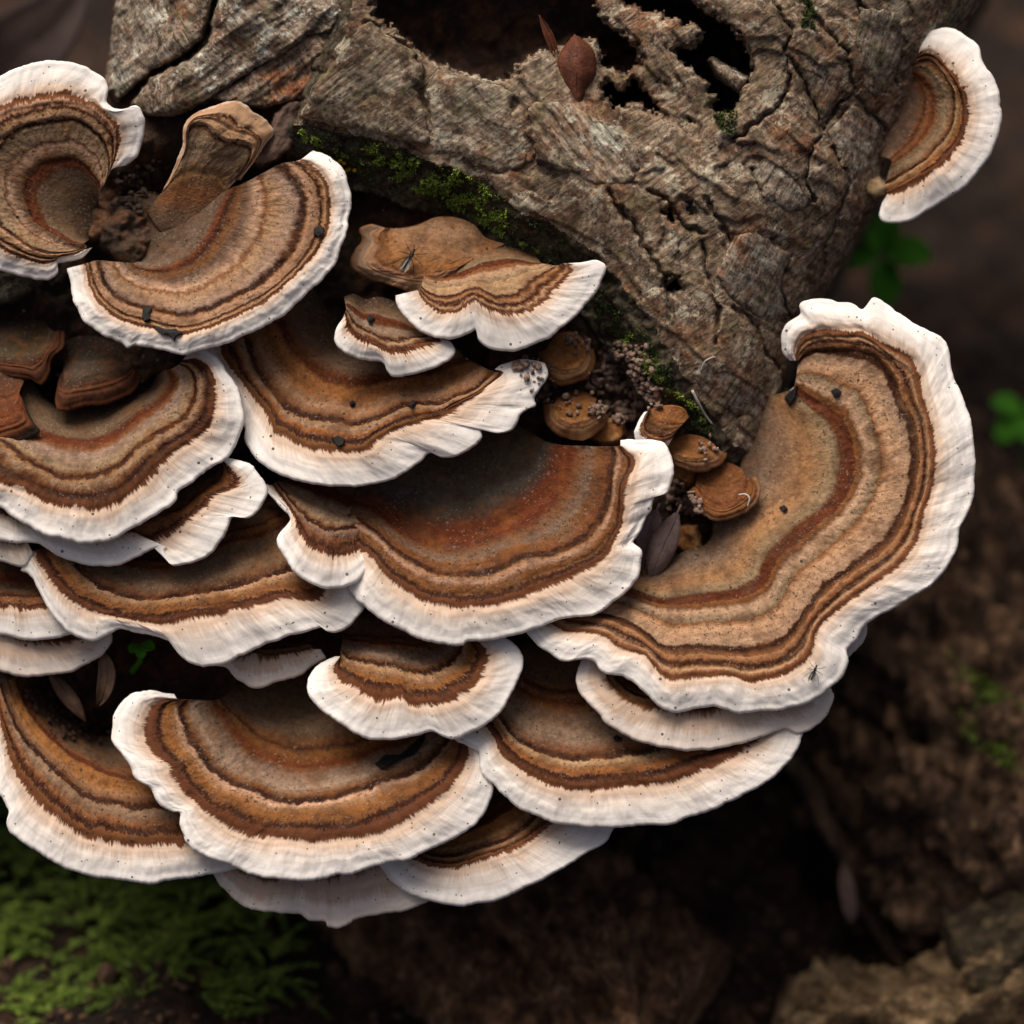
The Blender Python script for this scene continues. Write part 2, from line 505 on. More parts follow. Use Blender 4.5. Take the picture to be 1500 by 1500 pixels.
WOOD = wood_mat()
log = thing('rotting_log', 'rotting tree trunk with cracked grey brown bark and a dark hollow, covered in bracket fungi', 'log', (700, 900, -1000))
v, f = heightfield(-480, 1640, -560, 1190, 6, corew, lambda x, y, w: sdf(CORE, x, y) > -15)
part('rotten_wood', frame(v), f, WOOD, log)
BARK = bark_mat(1, tint=(1.0, .9, .81), lichen=.75)
def bw(x, y):
    w = barkw(x, y); e = barkedge(x, y); h = holed(x, y)
    d = sdf(CORE, x, y)
    w = w - 3 * sstep(-8, 2, h)
    w = np.where(e < 0, w + e * 1.25 - 3 * fbm(x, y, 14, 3, 51), w)
    w = np.where(h > 0, w - h * 5, w)
    return np.where(d < 0, w + d * 75, w)
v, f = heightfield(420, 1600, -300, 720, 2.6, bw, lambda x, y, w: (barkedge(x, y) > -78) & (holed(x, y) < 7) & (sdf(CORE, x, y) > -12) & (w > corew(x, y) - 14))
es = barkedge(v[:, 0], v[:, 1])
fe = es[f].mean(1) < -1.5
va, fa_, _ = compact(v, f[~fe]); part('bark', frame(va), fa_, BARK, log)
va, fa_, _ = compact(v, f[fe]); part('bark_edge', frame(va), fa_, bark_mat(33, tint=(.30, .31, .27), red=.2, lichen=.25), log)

def plate(poly, lift, mat, step=2.2, rag=3.0, seed=0, base=barkbase, amp=2.2, rot=.62, tilt=(0, 0)):
    P = np.array(poly); x0, y0 = P.min(0) - 14; x1, y1 = P.max(0) + 14
    cx, cy = P.mean(0)
    def fn(x, y):
        d = sdf(poly, x + rag * fbm(x, y, 14, 3, seed), y + rag * fbm(x, y, 14, 3, seed + 1))
        c, s = math.cos(rot), math.sin(rot)
        u = x * c + y * s; v = -x * s + y * c
        w = base(x, y) + lift + amp * fbm(u * .22, v, 17, 4, seed + 2) + .25 * amp * fbm(x, y, 8, 3, seed + 3) + tilt[0] * (x - cx) + tilt[1] * (y - cy)
        w = w - 6 * np.exp(-np.clip(d, 0, None) / 4)
        return np.where(d < 0, w + d * 7, w), d
    xs = np.arange(x0, x1, step); ys = np.arange(y0, y1, step)
    x, y = np.meshgrid(xs, ys); w, d = fn(x, y)
    f = gridfaces(len(ys), len(xs), d > -8)[:, ::-1]
    v, f, _ = compact(np.stack([x, y, w], -1).reshape(-1, 3), f)
    return part('bark_plate', frame(v), f, mat, log)

B2 = bark_mat(2, lichen=.35, red=.25, tint=(1.05, 1.03, .97)); B3 = bark_mat(5, rot=.9, lichen=.95, red=.3, tint=(1.15, 1.12, 1.08)); B4 = bark_mat(7, rot=1.0, red=.9, lichen=.3, tint=(.95, .85, .8))
plate(Z(2, '118,490 160,395 200,330 290,215 360,115 410,98 520,180 600,232 640,300 600,380 640,470 655,520 665,585 640,612 540,590 420,560 300,528'), 16, B2, seed=60)
plate(Z(2, '660,480 640,380 690,290 830,335 960,365 1030,400 1000,450 1035,540 1050,600 1080,650 1060,700 950,742 880,718 760,672 690,640 672,590'), 11, bark_mat(3, lichen=.6, red=.3, tint=(1.0, .98, .93)), seed=64)
plate(Z(11, '530,400 560,380 640,370 700,385 770,420 850,470 930,540 945,610 915,665 850,680 780,680 700,632 620,620 565,590 548,500'), 18, B3, seed=68, amp=3)
plate(Z(11, '1208,225 1260,250 1330,290 1310,330 1270,300 1230,270'), 0, B3, seed=71, rag=2)
plate(Z(3, '780,480 880,380 975,460 985,540 900,640 855,655 820,580'), 9, bark_mat(9, rot=-1.0), seed=74)
plate(Z(3, '500,640 560,560 690,560 700,660 720,760 640,780 540,720'), 6, bark_mat(11, rot=-1.0), seed=76)
plate(Z(3, '440,860 520,850 640,930 600,1060 630,1150 540,1180 430,1100 370,1010'), 7, bark_mat(13, rot=-1.1, lichen=.4), seed=78)
plate(Z(3, '270,1370 330,1300 400,1300 500,1290 590,1370 600,1450 520,1540 400,1500 330,1450'), 9, bark_mat(15, rot=-1.0, lichen=.3), seed=80)
plate(Z(3, '650,60 760,120 840,190 850,320 760,450 700,290 660,200'), 7, bark_mat(17, rot=-1.2), seed=82)
plate(Z(3, '900,30 1040,40 1080,140 1040,230 1000,330 960,400 890,320 880,180'), 6, bark_mat(19, rot=-1.3), seed=84)
# bark left of the fissure
def leftbase(x, y):
    return -12 + 14 * fbm(x, y, 110, 3, 91) - 60 * sstep(270, 170, x) - 20 * sstep(120, 240, y)
plate(Z(1, '520,-120 920,-120 870,60 850,160 760,230 640,290 560,360 500,420 455,380 480,250'), 0, bark_mat(21, rot=1.0, lichen=.8), seed=86, base=leftbase, rot=-.7, amp=3.5)
plate(Z(1, '960,-120 1380,-120 1420,0 1450,40 1400,130 1300,150 1180,230 1020,320 900,400 760,470 620,480 560,440 640,340 800,260 890,180'), 12, bark_mat(23, rot=.7, lichen=.9, red=.3), seed=88, base=leftbase, rot=-.6, amp=4)
plate(Z(1, '1300,150 1440,110 1460,150 1380,300 1280,420 1120,450 960,440 900,410 1020,330 1180,230'), 2, B4, seed=90, base=leftbase, rot=-.7, amp=5.5)
plate(Z(1, '1165,480 1230,420 1275,440 1255,540 1225,620 1120,690 1050,690 1130,600'), 2, plain('stick_wood', (.07, .04, .03), (.15, .095, .07), 22), seed=92, base=leftbase, rot=-1.0, amp=5)
plate([(-200, 440), (-100, 400), (0, 392), (40, 400), (64, 408), (30, 432), (-20, 450), (-120, 480)], 0, bark_mat(25, tint=(.6, .62, .5)), seed=94, base=lambda x, y: -70 + 0 * x, amp=7)

# ------------------------------------------------------------------ bracket fungi
CAPS = []   # top-surface points for things that lie on the caps
TS = {'I': 0.0, 'G': .2, 'R': .38, 'D': .64, 'W': .84, 'M': 1.0}
ZONES = {
 'std': [(0, 'N'), (.12, 'G'), (.27, 'G'), (.31, 'S'), (.335, 'D'), (.35, 'B'), (.37, 'O'), (.41, 'R'), (.43, 'S'), (.46, 'G'), (.55, 'E'), (.605, 'S'), (.626, 'D'), (.646, 'D'), (.656, 'L'), (.685, 'T'), (.715, 'O'), (.748, 'O'), (.762, 'D'), (.778, 'D'), (.79, 'B'), (.83, 'B'), (.843, 'C'), (.868, 'C'), (.91, 'P'), (.972, 'W'), (1, 'W')],
 'pale': [(0, 'N'), (.1, 'G'), (.22, 'T'), (.33, 'E'), (.352, 'B'), (.368, 'R'), (.395, 'R'), (.41, 'O'), (.44, 'S'), (.46, 'L'), (.50, 'E'), (.515, 'S'), (.525, 'L'), (.60, 'L'), (.618, 'T'), (.628, 'D'), (.644, 'D'), (.654, 'S'), (.675, 'T'), (.715, 'S'), (.728, 'D'), (.745, 'D'), (.756, 'S'), (.785, 'L'), (.80, 'S'), (.832, 'B'), (.845, 'C'), (.865, 'C'), (.90, 'P'), (.96, 'W'), (1, 'W')],
 'olive': [(0, 'K'), (.1, 'N'), (.22, 'G'), (.30, 'G'), (.335, 'B'), (.36, 'R'), (.385, 'D'), (.40, 'S'), (.43, 'G'), (.49, 'L'), (.505, 'S'), (.52, 'L'), (.60, 'E'), (.622, 'D'), (.642, 'D'), (.652, 'T'), (.675, 'L'), (.72, 'T'), (.735, 'D'), (.752, 'D'), (.762, 'S'), (.785, 'L'), (.80, 'S'), (.832, 'B'), (.845, 'C'), (.865, 'C'), (.90, 'P'), (.96, 'W'), (1, 'W')],
 'warm': [(0, 'K'), (.1, 'N'), (.22, 'G'), (.28, 'G'), (.31, 'B'), (.33, 'R'), (.40, 'R'), (.43, 'S'), (.46, 'E'), (.58, 'E'), (.61, 'S'), (.624, 'D'), (.65, 'D'), (.66, 'T'), (.69, 'E'), (.715, 'S'), (.745, 'B'), (.758, 'D'), (.782, 'D'), (.795, 'B'), (.832, 'B'), (.846, 'C'), (.868, 'C'), (.91, 'P'), (.972, 'W'), (1, 'W')],
 'amber': [(0, 'K'), (.12, 'N'), (.28, 'G'), (.33, 'S'), (.355, 'R'), (.395, 'R'), (.415, 'A'), (.50, 'A'), (.55, 'T'), (.605, 'S'), (.622, 'D'), (.652, 'D'), (.662, 'T'), (.69, 'E'), (.72, 'O'), (.745, 'B'), (.758, 'D'), (.78, 'D'), (.793, 'S'), (.832, 'B'), (.846, 'C'), (.868, 'C'), (.91, 'P'), (.972, 'W'), (1, 'W')],
 'dark': [(0, 'K'), (.15, 'N'), (.28, 'B'), (.36, 'R'), (.43, 'B'), (.54, 'G'), (.6, 'B'), (.624, 'D'), (.652, 'D'), (.665, 'S'), (.7, 'O'), (.75, 'S'), (.765, 'D'), (.785, 'D'), (.80, 'B'), (.83, 'B'), (.845, 'C'), (.868, 'C'), (.91, 'P'), (.972, 'W'), (1, 'W')],
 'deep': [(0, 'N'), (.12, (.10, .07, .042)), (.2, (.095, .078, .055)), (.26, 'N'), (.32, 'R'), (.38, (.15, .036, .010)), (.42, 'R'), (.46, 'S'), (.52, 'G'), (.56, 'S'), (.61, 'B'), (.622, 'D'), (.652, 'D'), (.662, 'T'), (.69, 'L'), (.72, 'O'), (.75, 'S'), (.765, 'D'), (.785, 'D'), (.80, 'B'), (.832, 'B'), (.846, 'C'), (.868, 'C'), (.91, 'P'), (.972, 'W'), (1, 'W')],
 'dull': [(0, 'K'), (.2, 'N'), (.38, 'R'), (.5, 'B'), (.6, 'S'), (.63, 'D'), (.65, 'D'), (.67, 'T'), (.75, 'S'), (.80, 'B'), (.825, 'T'), (.85, 'C'), (.92, 'C'), (.96, 'P'), (1, 'P')],
 'bud': [(0, 'O'), (.3, 'O'), (.5, 'S'), (.63, 'D'), (.65, 'B'), (.67, 'O'), (.78, 'T'), (.82, 'B'), (.86, 'C'), (.93, 'W'), (1, 'W')],
 'clump': [(0, 'K'), (.3, 'K'), (.5, 'N'), (.6, 'N'), (.66, 'K'), (.78, (.10, .033, .012)), (.9, (.05, .02, .01)), (1, 'B')],
 'redlobe': [(0, 'K'), (.3, 'B'), (.5, (.13, .04, .013)), (.64, 'R'), (.75, (.14, .042, .014)), (.9, 'B'), (1, 'K')],
 'bud2': [(0, 'S'), (.2, 'O'), (.38, 'A'), (.55, 'A'), (.7, (.31, .145, .05)), (.85, (.36, .19, .085)), (.93, 'T'), (1, 'S')],
 'bud3': [(0, 'T'), (.15, 'L'), (.35, 'T'), (.5, 'A'), (.62, 'S'), (.7, 'T'), (.85, 'L'), (.95, 'E'), (1, 'T')],
 'rust': [(0, 'B'), (.2, 'O'), (.38, 'O'), (.55, 'S'), (.64, 'R'), (.7, 'O'), (.85, 'S'), (.95, 'O'), (1, 'T')],
 'lobe': [(0, 'N'), (.12, 'G'), (.22, 'S'), (.32, 'S'), (.40, 'T'), (.45, 'E'), (.6, 'E'), (.625, 'B'), (.635, 'D'), (.645, 'D'), (.655, 'L'), (.75, 'L'), (.80, 'T'), (.825, 'D'), (.835, 'B'), (.85, 'L'), (.95, 'L'), (.985, 'L'), (1, 'C')],
}
seedc = [0]

def bracket(label, zone, curves, ns=300, nt=84, rim=5.5, thick=26, ridge=3.0, wave=6.0, root=70, blotch=.35, droop=6.0):
    seedc[0] += 1; sd_ = seedc[0]
    rows = []; ts = []
    for code, w, pts in curves:
        C = catmull(pts, ns)
        wv = np.full(ns, float(w)) if np.isscalar(w) else smooth(np.interp(np.linspace(0, 1, ns), np.linspace(0, 1, len(w)), w), ns / 40)
        rows.append(np.column_stack([C, wv])); ts.append(TS[code])
    ts = np.array(ts); rows = np.array(rows)
    o = np.argsort(ts); ts = ts[o]; rows = rows[o]
    t = np.linspace(0, 1, nt)
    i = np.clip(np.searchsorted(ts, t, side='right') - 1, 0, len(ts) - 2)
    fr = ((t - ts[i]) / (ts[i + 1] - ts[i]))[:, None, None]
    P = rows[i] * (1 - fr) + rows[i + 1] * fr
    P = smooth(P, nt / 34.0)
    # smooth inside along s more than at the margin
    Q = np.swapaxes(smooth(np.swapaxes(P, 0, 1), ns / 90.0), 0, 1)
    b = sstep(.62, .95, t)[:, None, None]
    P = Q * (1 - b) + P * b
    sl = np.concatenate([[0], np.cumsum(np.hypot(*np.diff(P[int(nt * .85)], axis=0)[:, :2].T))])
    Lm = float(np.mean(np.hypot(*(P[-1] - P[0])[:, :2].T)))
    # ragged fine scallops of the margin
    outv = P[-1, :, :2] - P[-4, :, :2]
    outv = smooth(outv, 3); outv /= np.linalg.norm(outv, axis=1)[:, None] + 1e-6
    rag = 2.2 * fbm(sl, sl * 0 + sd_ * 7, 26, 4, sd_, .6)
    P[:, :, :2] += (sstep(.8, 1, t)[:, None] * rag)[..., None] * outv
    T = t[:, None]
    tw = T + .02 * fbm(sl[None] + 0 * T, 0 * T + sd_ * 3.3, 70, 3, sd_ + 50)
    # relief of the zones: grooves at dark lines, swollen zones between
    g = np.zeros_like(tw)
    for tg, a, wd in ((.38, .7, .02), (.50, .4, .02), (.64, 1.1, .014), (.765, .8, .013), (.835, .6, .02)):
        g -= a * np.exp(-((tw - tg) / wd) ** 2)
        g += .45 * a * np.exp(-((tw - tg - .035) / .03) ** 2)
    g += .35 * np.sin(tw * Lm / 9.0) * sstep(.1, .3, T)
    wv = wave * sstep(.35, 1, T) * fbm(sl[None] + 0 * T, T * Lm * .35 + sd_ * 11, 85, 3, sd_ + 70)
    fine = 1.2 * fbm(sl[None] + 0 * T, T * Lm, 16, 3, sd_ + 90)
    P[..., 2] += ridge * g + wv + fine * sstep(.2, .55, T) + droop * (sstep(.45, .8, T) - .75 * sstep(.88, 1.0, T) ** 2)
    pr = P[:1].copy(); pr[..., 2] -= root
    th = lambda tt: 2 * rim + (thick - 2 * rim) * (1 - tt)
    rr = []
    for a in np.linspace(0, np.pi, 7)[1:]:
        q = P[-1].copy(); q[:, :2] += outv * rim * math.sin(a); q[:, 2] -= rim * (1 - math.cos(a)); rr.append(q)
    ui = np.linspace(nt - 1, 0, 16).astype(int)[1:]
    un = P[ui].copy(); un[..., 2] -= th(t[ui])[:, None]
    G = np.concatenate([pr, P, np.array(rr), un])
    tt = np.concatenate([[0], t, np.full(len(rr), 1.0), t[ui]])
    Vf = frame(G)
    du = np.gradient(Vf, axis=0); dv = np.gradient(Vf, axis=1)
    N = np.cross(du, dv); N /= np.linalg.norm(N, axis=-1, keepdims=True) + 1e-12
    flip = N[1 + nt // 2:nt, :, 2].mean() < 0
    if flip: N = -N
    R = len(G)
    TA = np.repeat(tt[:, None], ns, 1); SA = np.repeat(sl[None], R, 0)
    cx, cy = P[0, :, 0].mean(), P[0, :, 1].mean()
    th_o = thing('bracket_fungus', label, 'bracket fungus', (cx, cy, P[0, :, 2].mean() - root), 'bracket fungi on the rotting trunk')
    mat = cap_mat(ZONES[zone], max(Lm, 40), sd_ * 1.37, blotch)
    jb = 1 + int(nt * .835)
    def sub(name, r0, r1, m):
        f = gridfaces(r1 - r0, ns)
        if not flip: pass
        fv = Vf[r0:r1].reshape(-1, 3)
        n0 = np.cross(fv[f[:, 1]] - fv[f[:, 0]], fv[f[:, 2]] - fv[f[:, 0]])
        if (n0 * N[r0:r1].reshape(-1, 3)[f[:, 0]]).sum() < 0: f = f[:, ::-1]
        part(name, fv, f, m, th_o, normals=N[r0:r1], attrs={'t': TA[r0:r1], 'sl': SA[r0:r1]})
    sub('cap', 0, jb + 1, mat)
    e = 1 + nt + len(rr)
    sub('margin', jb, e, mat)
    # underside with the side walls
    fv = [Vf[e - 1:].reshape(-1, 3)]; ff = [gridfaces(R - e + 1, ns)]
    nb = len(fv[0])
    for c, rev in ((0, False), (ns - 1, True)):
        top = P[:, c].copy(); bot = top.copy(); bot[:, 2] -= th(t)
        w = frame(np.stack([top, bot], 0)).reshape(-1, 3)
        f = gridfaces(2, nt) + nb
        ff.append(f[:, ::-1] if rev else f); fv.append(w); nb += len(w)
    part('pore_surface', np.concatenate(fv), np.concatenate(ff), PORE, th_o)
    CAPS.append(P[::2, ::2].reshape(-1, 3))
    return th_o

px = lambda s: Z(0, s)
S5 = 520 / 1500
bracket('pale brown two lobed bracket fungus against the mossy bark flake', 'olive', [
 ('M', [-20, 0, 5, 0, -10, -20, -5, -30], Z(1, '455,745 470,715 510,700 560,660 588,580 592,500 560,455 500,465 440,440 445,380 415,325 330,288 210,270 100,292 0,335 -110,400 -210,560 -245,750 -200,930 -110,1060 0,1125 100,1152 200,1170 243,1145 248,1100 330,1080 375,1050')),
 ('W', [-20, 2, 8, 5, 0, 0, 0, -30], Z(1, '450,755 475,690 495,620 500,560 490,510 460,480 430,455 400,428 370,425 330,410 230,395 120,415 0,450 -90,500 -165,610 -190,750 -160,900 -90,1000 0,1045 60,1075 140,1105 200,1112 235,1095 250,1085 310,1075 360,1055')),
 ('D', [-20, 0, 6, 6, 5, 0, 0, -30], Z(1, '445,770 465,700 455,640 425,575 345,522 250,503 150,520 60,560 0,598 -60,660 -85,750 -60,860 0,945 60,1000 130,1050 200,1070 270,1070 330,1060 365,1040')),
 ('R', -18, Z(1, '425,800 415,775 350,700 260,678 170,710 120,790 125,870 165,940 240,985 300,1020 350,1030')),
 ('I', -60, Z(1, '415,870 405,885 400,900 400,920 402,940 400,960 390,985 380,1010'))], ns=340, root=60)
bracket('large tan bracket fungus with black flakes on its rim, below the small folded lobe', 'olive', [
 ('M', [-5, 15, 25, 25, 15, 0, -15], Z(1, '300,1130 310,1190 330,1280 370,1350 440,1400 520,1440 545,1458 580,1448 640,1455 730,1475 800,1478 900,1450 1000,1420 1100,1370 1200,1310 1300,1220 1390,1120 1440,1010 1465,900 1462,800 1440,730 1390,680 1350,655 1310,645')),
 ('W', [-5, 15, 24, 24, 14, 2, -12], Z(1, '360,1115 370,1190 410,1270 470,1330 550,1370 640,1385 700,1400 780,1415 880,1390 990,1340 1100,1285 1200,1210 1300,1110 1370,1010 1400,900 1395,800 1360,730 1310,690 1265,680')),
 ('D', [-12, 2, 10, 10, 5, 0, -12], Z(1, '405,1100 420,1150 450,1220 540,1290 640,1312 760,1340 880,1318 1000,1265 1130,1195 1230,1100 1285,990 1300,880 1270,780 1230,720 1190,690')),
 ('R', [-30, -25, -20, -20, -25, -30], Z(1, '555,1112 600,1140 680,1146 760,1130 840,1085 900,1010 935,930 965,860 1000,790')),
 ('G', [-38, -35, -35, -38], Z(1, '580,1108 625,1115 690,1095 750,1045 805,975 850,900 890,845 920,805')),
 ('I', -58, Z(1, '575,1085 570,1040 575,990 590,930 620,885 670,850 740,820 800,805'))], ns=360, root=70)
bracket('small upright folded lobe, tan with little white, rising beside the brown stick', 'lobe', [
 ('M', [-45, -12, -2, -4, -20, -35], Z(1, '700,790 775,640 782,540 820,490 900,455 960,440 1000,435 1040,455 1060,480 1100,500 1145,560 1110,620 1065,690 1010,760')),
 ('D', [-38, -5, 5, 0, -28], Z(1, '735,750 790,640 800,535 860,522 940,590 1050,610 1058,670 1000,760')),
 ('R', [-40, -22, -22, -32], Z(1, '680,820 750,745 840,725 920,750 960,800')),
 ('I', -46, Z(1, '620,900 690,990 810,1000 920,900'))], ns=180, nt=60, rim=4, wave=12)
bracket('white rimmed bracket fungus with a notched edge under the mossy bark ledge', 'pale', [
 ('M', [-5, 10, 10, 12, 8, 0], Z(2, '530,1245 535,1275 575,1340 650,1400 740,1418 830,1395 855,1385 870,1430 920,1460 1000,1470 1090,1445 1180,1400 1270,1320 1340,1250 1385,1170 1392,1125 1350,1105 1290,1110')),
 ('W', [0, 8, 12, 10, 0], Z(2, '615,1225 640,1270 690,1310 770,1320 830,1278 860,1268 890,1295 960,1320 1060,1320 1140,1280 1200,1220 1240,1170 1262,1140 1250,1122 1230,1112')),
 ('D', [-15, -8, 2, -8, -20], Z(2, '625,1215 660,1240 720,1258 790,1245 830,1222 870,1222 930,1250 1000,1255 1060,1220 1120,1170 1170,1140 1195,1125')),
 ('R', -38, Z(2, '640,1160 700,1168 790,1162 880,1120 980,1100 1080,1110 1130,1112')),
 ('I', -75, Z(2, '660,1120 690,1080 740,1050 850,1030 950,1025 1050,1045 1110,1080'))], ns=240, nt=70)
bracket('little crumpled bracket fungus with a white rim tucked below the notched one', 'warm', [
 ('M', [0, 15, 15, 10, -10], Z(5, '300,180 275,240 275,290 320,330 400,355 460,365 480,400 510,428 580,415 650,395 720,365 755,330 740,295 700,272')),
 ('W', [5, 15, 14, 5, -10], Z(5, '303,170 312,225 350,272 420,305 470,325 510,340 560,332 620,315 680,300 715,287 690,270')),
 ('D', [10, 2, -8, -15], Z(5, '310,155 350,215 400,250 450,275 520,285 590,272 650,262')),
 ('I', [-20, -50, -60, -60], Z(5, '300,100 340,88 390,110 440,100 500,115 545,150 590,220'))], ns=160, nt=56, wave=8)
bracket('broad orange brown bracket fungus ending in a white folded flap', 'amber', [
 ('M', [-40, -35, -25, 0, 18, 20, 10, 5, 5, 0, -10, -20, -25], Z(5, '-290,320 -200,440 -155,520 -140,610 -115,645 -115,700 -65,770 20,830 130,870 270,890 400,885 520,850 600,800 650,755 700,772 760,765 830,730 865,690 860,655 890,660 940,675 1000,655 1025,600 1060,575 1095,560 1090,525 1140,450 1140,395 1110,378 1040,372 980,395 950,410')),
 ('W', [-42, -35, -25, 0, 14, 14, 8, 0, -10, -25], Z(5, '-235,300 -194,390 -94,505 -14,605 0,660 60,690 130,740 250,755 380,745 460,690 560,645 640,625 720,602 750,572 800,545 850,520 900,480 935,458 970,440 975,415')),
 ('D', [-60, -45, -20, -5, -5, -10, -30], Z(5, '-130,230 -100,335 -74,415 0,505 60,570 150,610 250,627 350,645 430,620 500,590 590,555 700,560 760,530 850,500 900,460 935,420')),
 ('R', [-80, -50, -40, -40, -50], Z(5, '10,100 40,230 110,345 220,430 330,460 430,450 540,430 640,415 740,385 820,365')),
 ('I', [-110, -95, -90], Z(5, '170,60 230,160 320,230 420,270 520,290 620,290 720,290 760,300'))], ns=380, nt=84, blotch=.5)
bracket('broad bracket fungus with rust and grey zones carrying two dark brown clumps', 'warm', [
 ('M', [-10, 5, 12, 22, 28, 28, 15, 0], Z(4, '790,228 850,214 900,250 950,310 995,390 1015,480 1010,540 980,610 930,670 860,710 800,760 745,795 730,840 660,890 580,930 500,985 400,1010 280,1000 180,970 90,920 0,860 -120,800 -200,700 -230,600')),
 ('W', [-10, 5, 12, 20, 25, 25, 15, 0], Z(4, '775,250 830,245 880,275 910,335 917,420 900,500 860,560 790,610 720,660 640,740 560,810 480,870 400,890 300,885 240,870 180,850 120,810 60,790 0,770 -90,710 -130,640 -140,580')),
 ('D', [-15, 0, 5, 8, 8, 2, -10], Z(4, '762,268 800,285 825,330 820,400 800,460 740,520 650,570 560,640 480,700 400,735 320,750 230,735 150,690 80,640 30,600 -40,580')),
 ('R', [-20, -20, -25, -30, -30], Z(4, '715,295 735,350 690,425 600,480 500,565 400,600 300,600 220,580 150,565 60,550 0,540')),
 ('G', [-25, -40, -45, -50, -50], Z(4, '690,300 690,350 640,405 560,455 480,515 400,555 330,562 260,545 200,522 140,500 70,480')),
 ('I', -85, Z(4, '665,320 630,370 540,395 440,430 330,440 250,458 225,440 180,400 140,350 110,330'))], ns=340, blotch=.3)
bracket('wavy bracket fungus with a thick white lobe, just below the rust and grey one', 'dark', [
 ('M', [-5, -5, -8, -8, 2, 8, 5, -5], Z(4, '-100,960 0,1005 70,1010 150,1010 200,1040 260,1075 350,1100 430,1110 520,1095 570,1070 650,1040 690,1035 685,1055 715,1110 760,1112 850,1080 910,1030 950,960 970,915 1030,915 1080,880 1115,830 1115,790 1080,740 1040,700 980,680 945,672')),
 ('W', [-10, -10, -12, -12, -5, 2, -5], Z(4, '-80,880 0,900 150,950 250,960 350,980 450,985 520,975 580,985 650,1020 720,1000 760,960 830,900 870,850 910,815 980,805 1020,780 1000,740 960,695 945,680')),
 ('D', [-30, -30, -30, -25, -20], Z(4, '0,850 200,880 400,930 560,925 650,910 760,880 830,820 880,780 920,760 940,720 940,690')),
 ('I', -105, Z(4, '0,700 200,750 400,750 600,700 700,700 800,690 860,680 900,660'))], ns=300, nt=70, droop=3)
bracket('wide bracket fungus with a broad white downturned lip above a dark gap', 'std', [
 ('M', [-20, -10, -5, -10, -8, 0, 5, 5, 0, -10], Z(4, '95,1125 130,1150 160,1200 200,1280 270,1370 330,1410 400,1425 460,1395 500,1378 560,1392 640,1410 720,1440 740,1475 800,1519 870,1534 960,1514 1050,1469 1180,1419 1290,1389 1345,1374 1380,1394 1430,1389 1500,1330 1525,1269 1490,1190')),
 ('W', [-25, -12, -8, -8, -4, 0, 0, -10], Z(4, '135,1050 170,1130 230,1210 300,1280 380,1320 460,1335 540,1350 620,1368 700,1370 800,1340 900,1330 1000,1300 1100,1290 1200,1260 1300,1270 1350,1268 1390,1230 1400,1200 1390,1170')),
 ('D', [-40, -25, -20, -20, -25, -30], Z(4, '300,1050 345,1145 420,1210 500,1245 620,1265 740,1255 860,1235 960,1220 1060,1190 1160,1160 1240,1140 1300,1110')),
 ('R', [-60, -50, -50, -60], Z(4, '450,1040 500,1090 600,1110 720,1110 850,1060 950,1000 1060,970 1160,930 1230,900')),
 ('I', -120, Z(4, '550,950 620,980 700,990 800,960 900,910 1000,870 1100,830 1150,800'))], ns=360, blotch=.45)
bracket('dark brown bracket fungus with a cream rim tucked under the wide lipped one', 'dark', [
 ('M', -28, Z(4, '-150,1330 0,1395 80,1415 180,1422 290,1398 345,1370')), ('W', -32, Z(4, '-120,1260 0,1290 100,1305 200,1300 280,1285')),
 ('D', -50, Z(4, '-110,1220 0,1240 100,1250 200,1240 240,1230')), ('I', -130, Z(4, '-100,1090 0,1080 100,1090 170,1110'))], ns=140, nt=56)
bracket('thin greyish cream bracket fungus lowest of the small stack above the dead leaves', 'dull', [
 ('M', -48, Z(7, '-150,250 0,285 80,305 180,300 300,285 390,240 445,190 458,140 440,120')), ('W', -52, Z(7, '-120,130 0,140 100,165 200,182 300,178 360,155 385,140')),
 ('D', -70, Z(7, '-120,90 0,95 100,110 200,120 300,120 330,115')), ('I', -150, Z(7, '-100,0 0,0 100,0 200,0 280,20'))], ns=150, nt=56)
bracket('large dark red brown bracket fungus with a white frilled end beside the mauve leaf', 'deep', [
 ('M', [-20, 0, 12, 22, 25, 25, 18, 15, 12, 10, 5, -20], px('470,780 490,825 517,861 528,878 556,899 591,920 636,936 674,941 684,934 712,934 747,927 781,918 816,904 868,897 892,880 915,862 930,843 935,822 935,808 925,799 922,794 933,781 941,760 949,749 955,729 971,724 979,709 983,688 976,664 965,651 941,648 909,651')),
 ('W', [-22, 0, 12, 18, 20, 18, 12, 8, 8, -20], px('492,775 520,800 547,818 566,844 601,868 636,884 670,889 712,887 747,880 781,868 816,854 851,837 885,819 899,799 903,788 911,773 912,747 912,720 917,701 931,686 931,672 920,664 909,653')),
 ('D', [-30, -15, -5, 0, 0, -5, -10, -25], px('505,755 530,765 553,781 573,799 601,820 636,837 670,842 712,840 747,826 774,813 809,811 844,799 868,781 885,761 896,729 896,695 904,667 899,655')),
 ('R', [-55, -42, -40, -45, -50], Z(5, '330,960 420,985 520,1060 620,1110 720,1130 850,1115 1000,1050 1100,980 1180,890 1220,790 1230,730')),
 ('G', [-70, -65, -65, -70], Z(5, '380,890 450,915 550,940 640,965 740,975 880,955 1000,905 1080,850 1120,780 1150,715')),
 ('I', -104, Z(5, '400,780 480,720 560,680 650,650 750,625 850,615 950,620 1030,640 1080,665'))], ns=420, nt=90, blotch=.5)
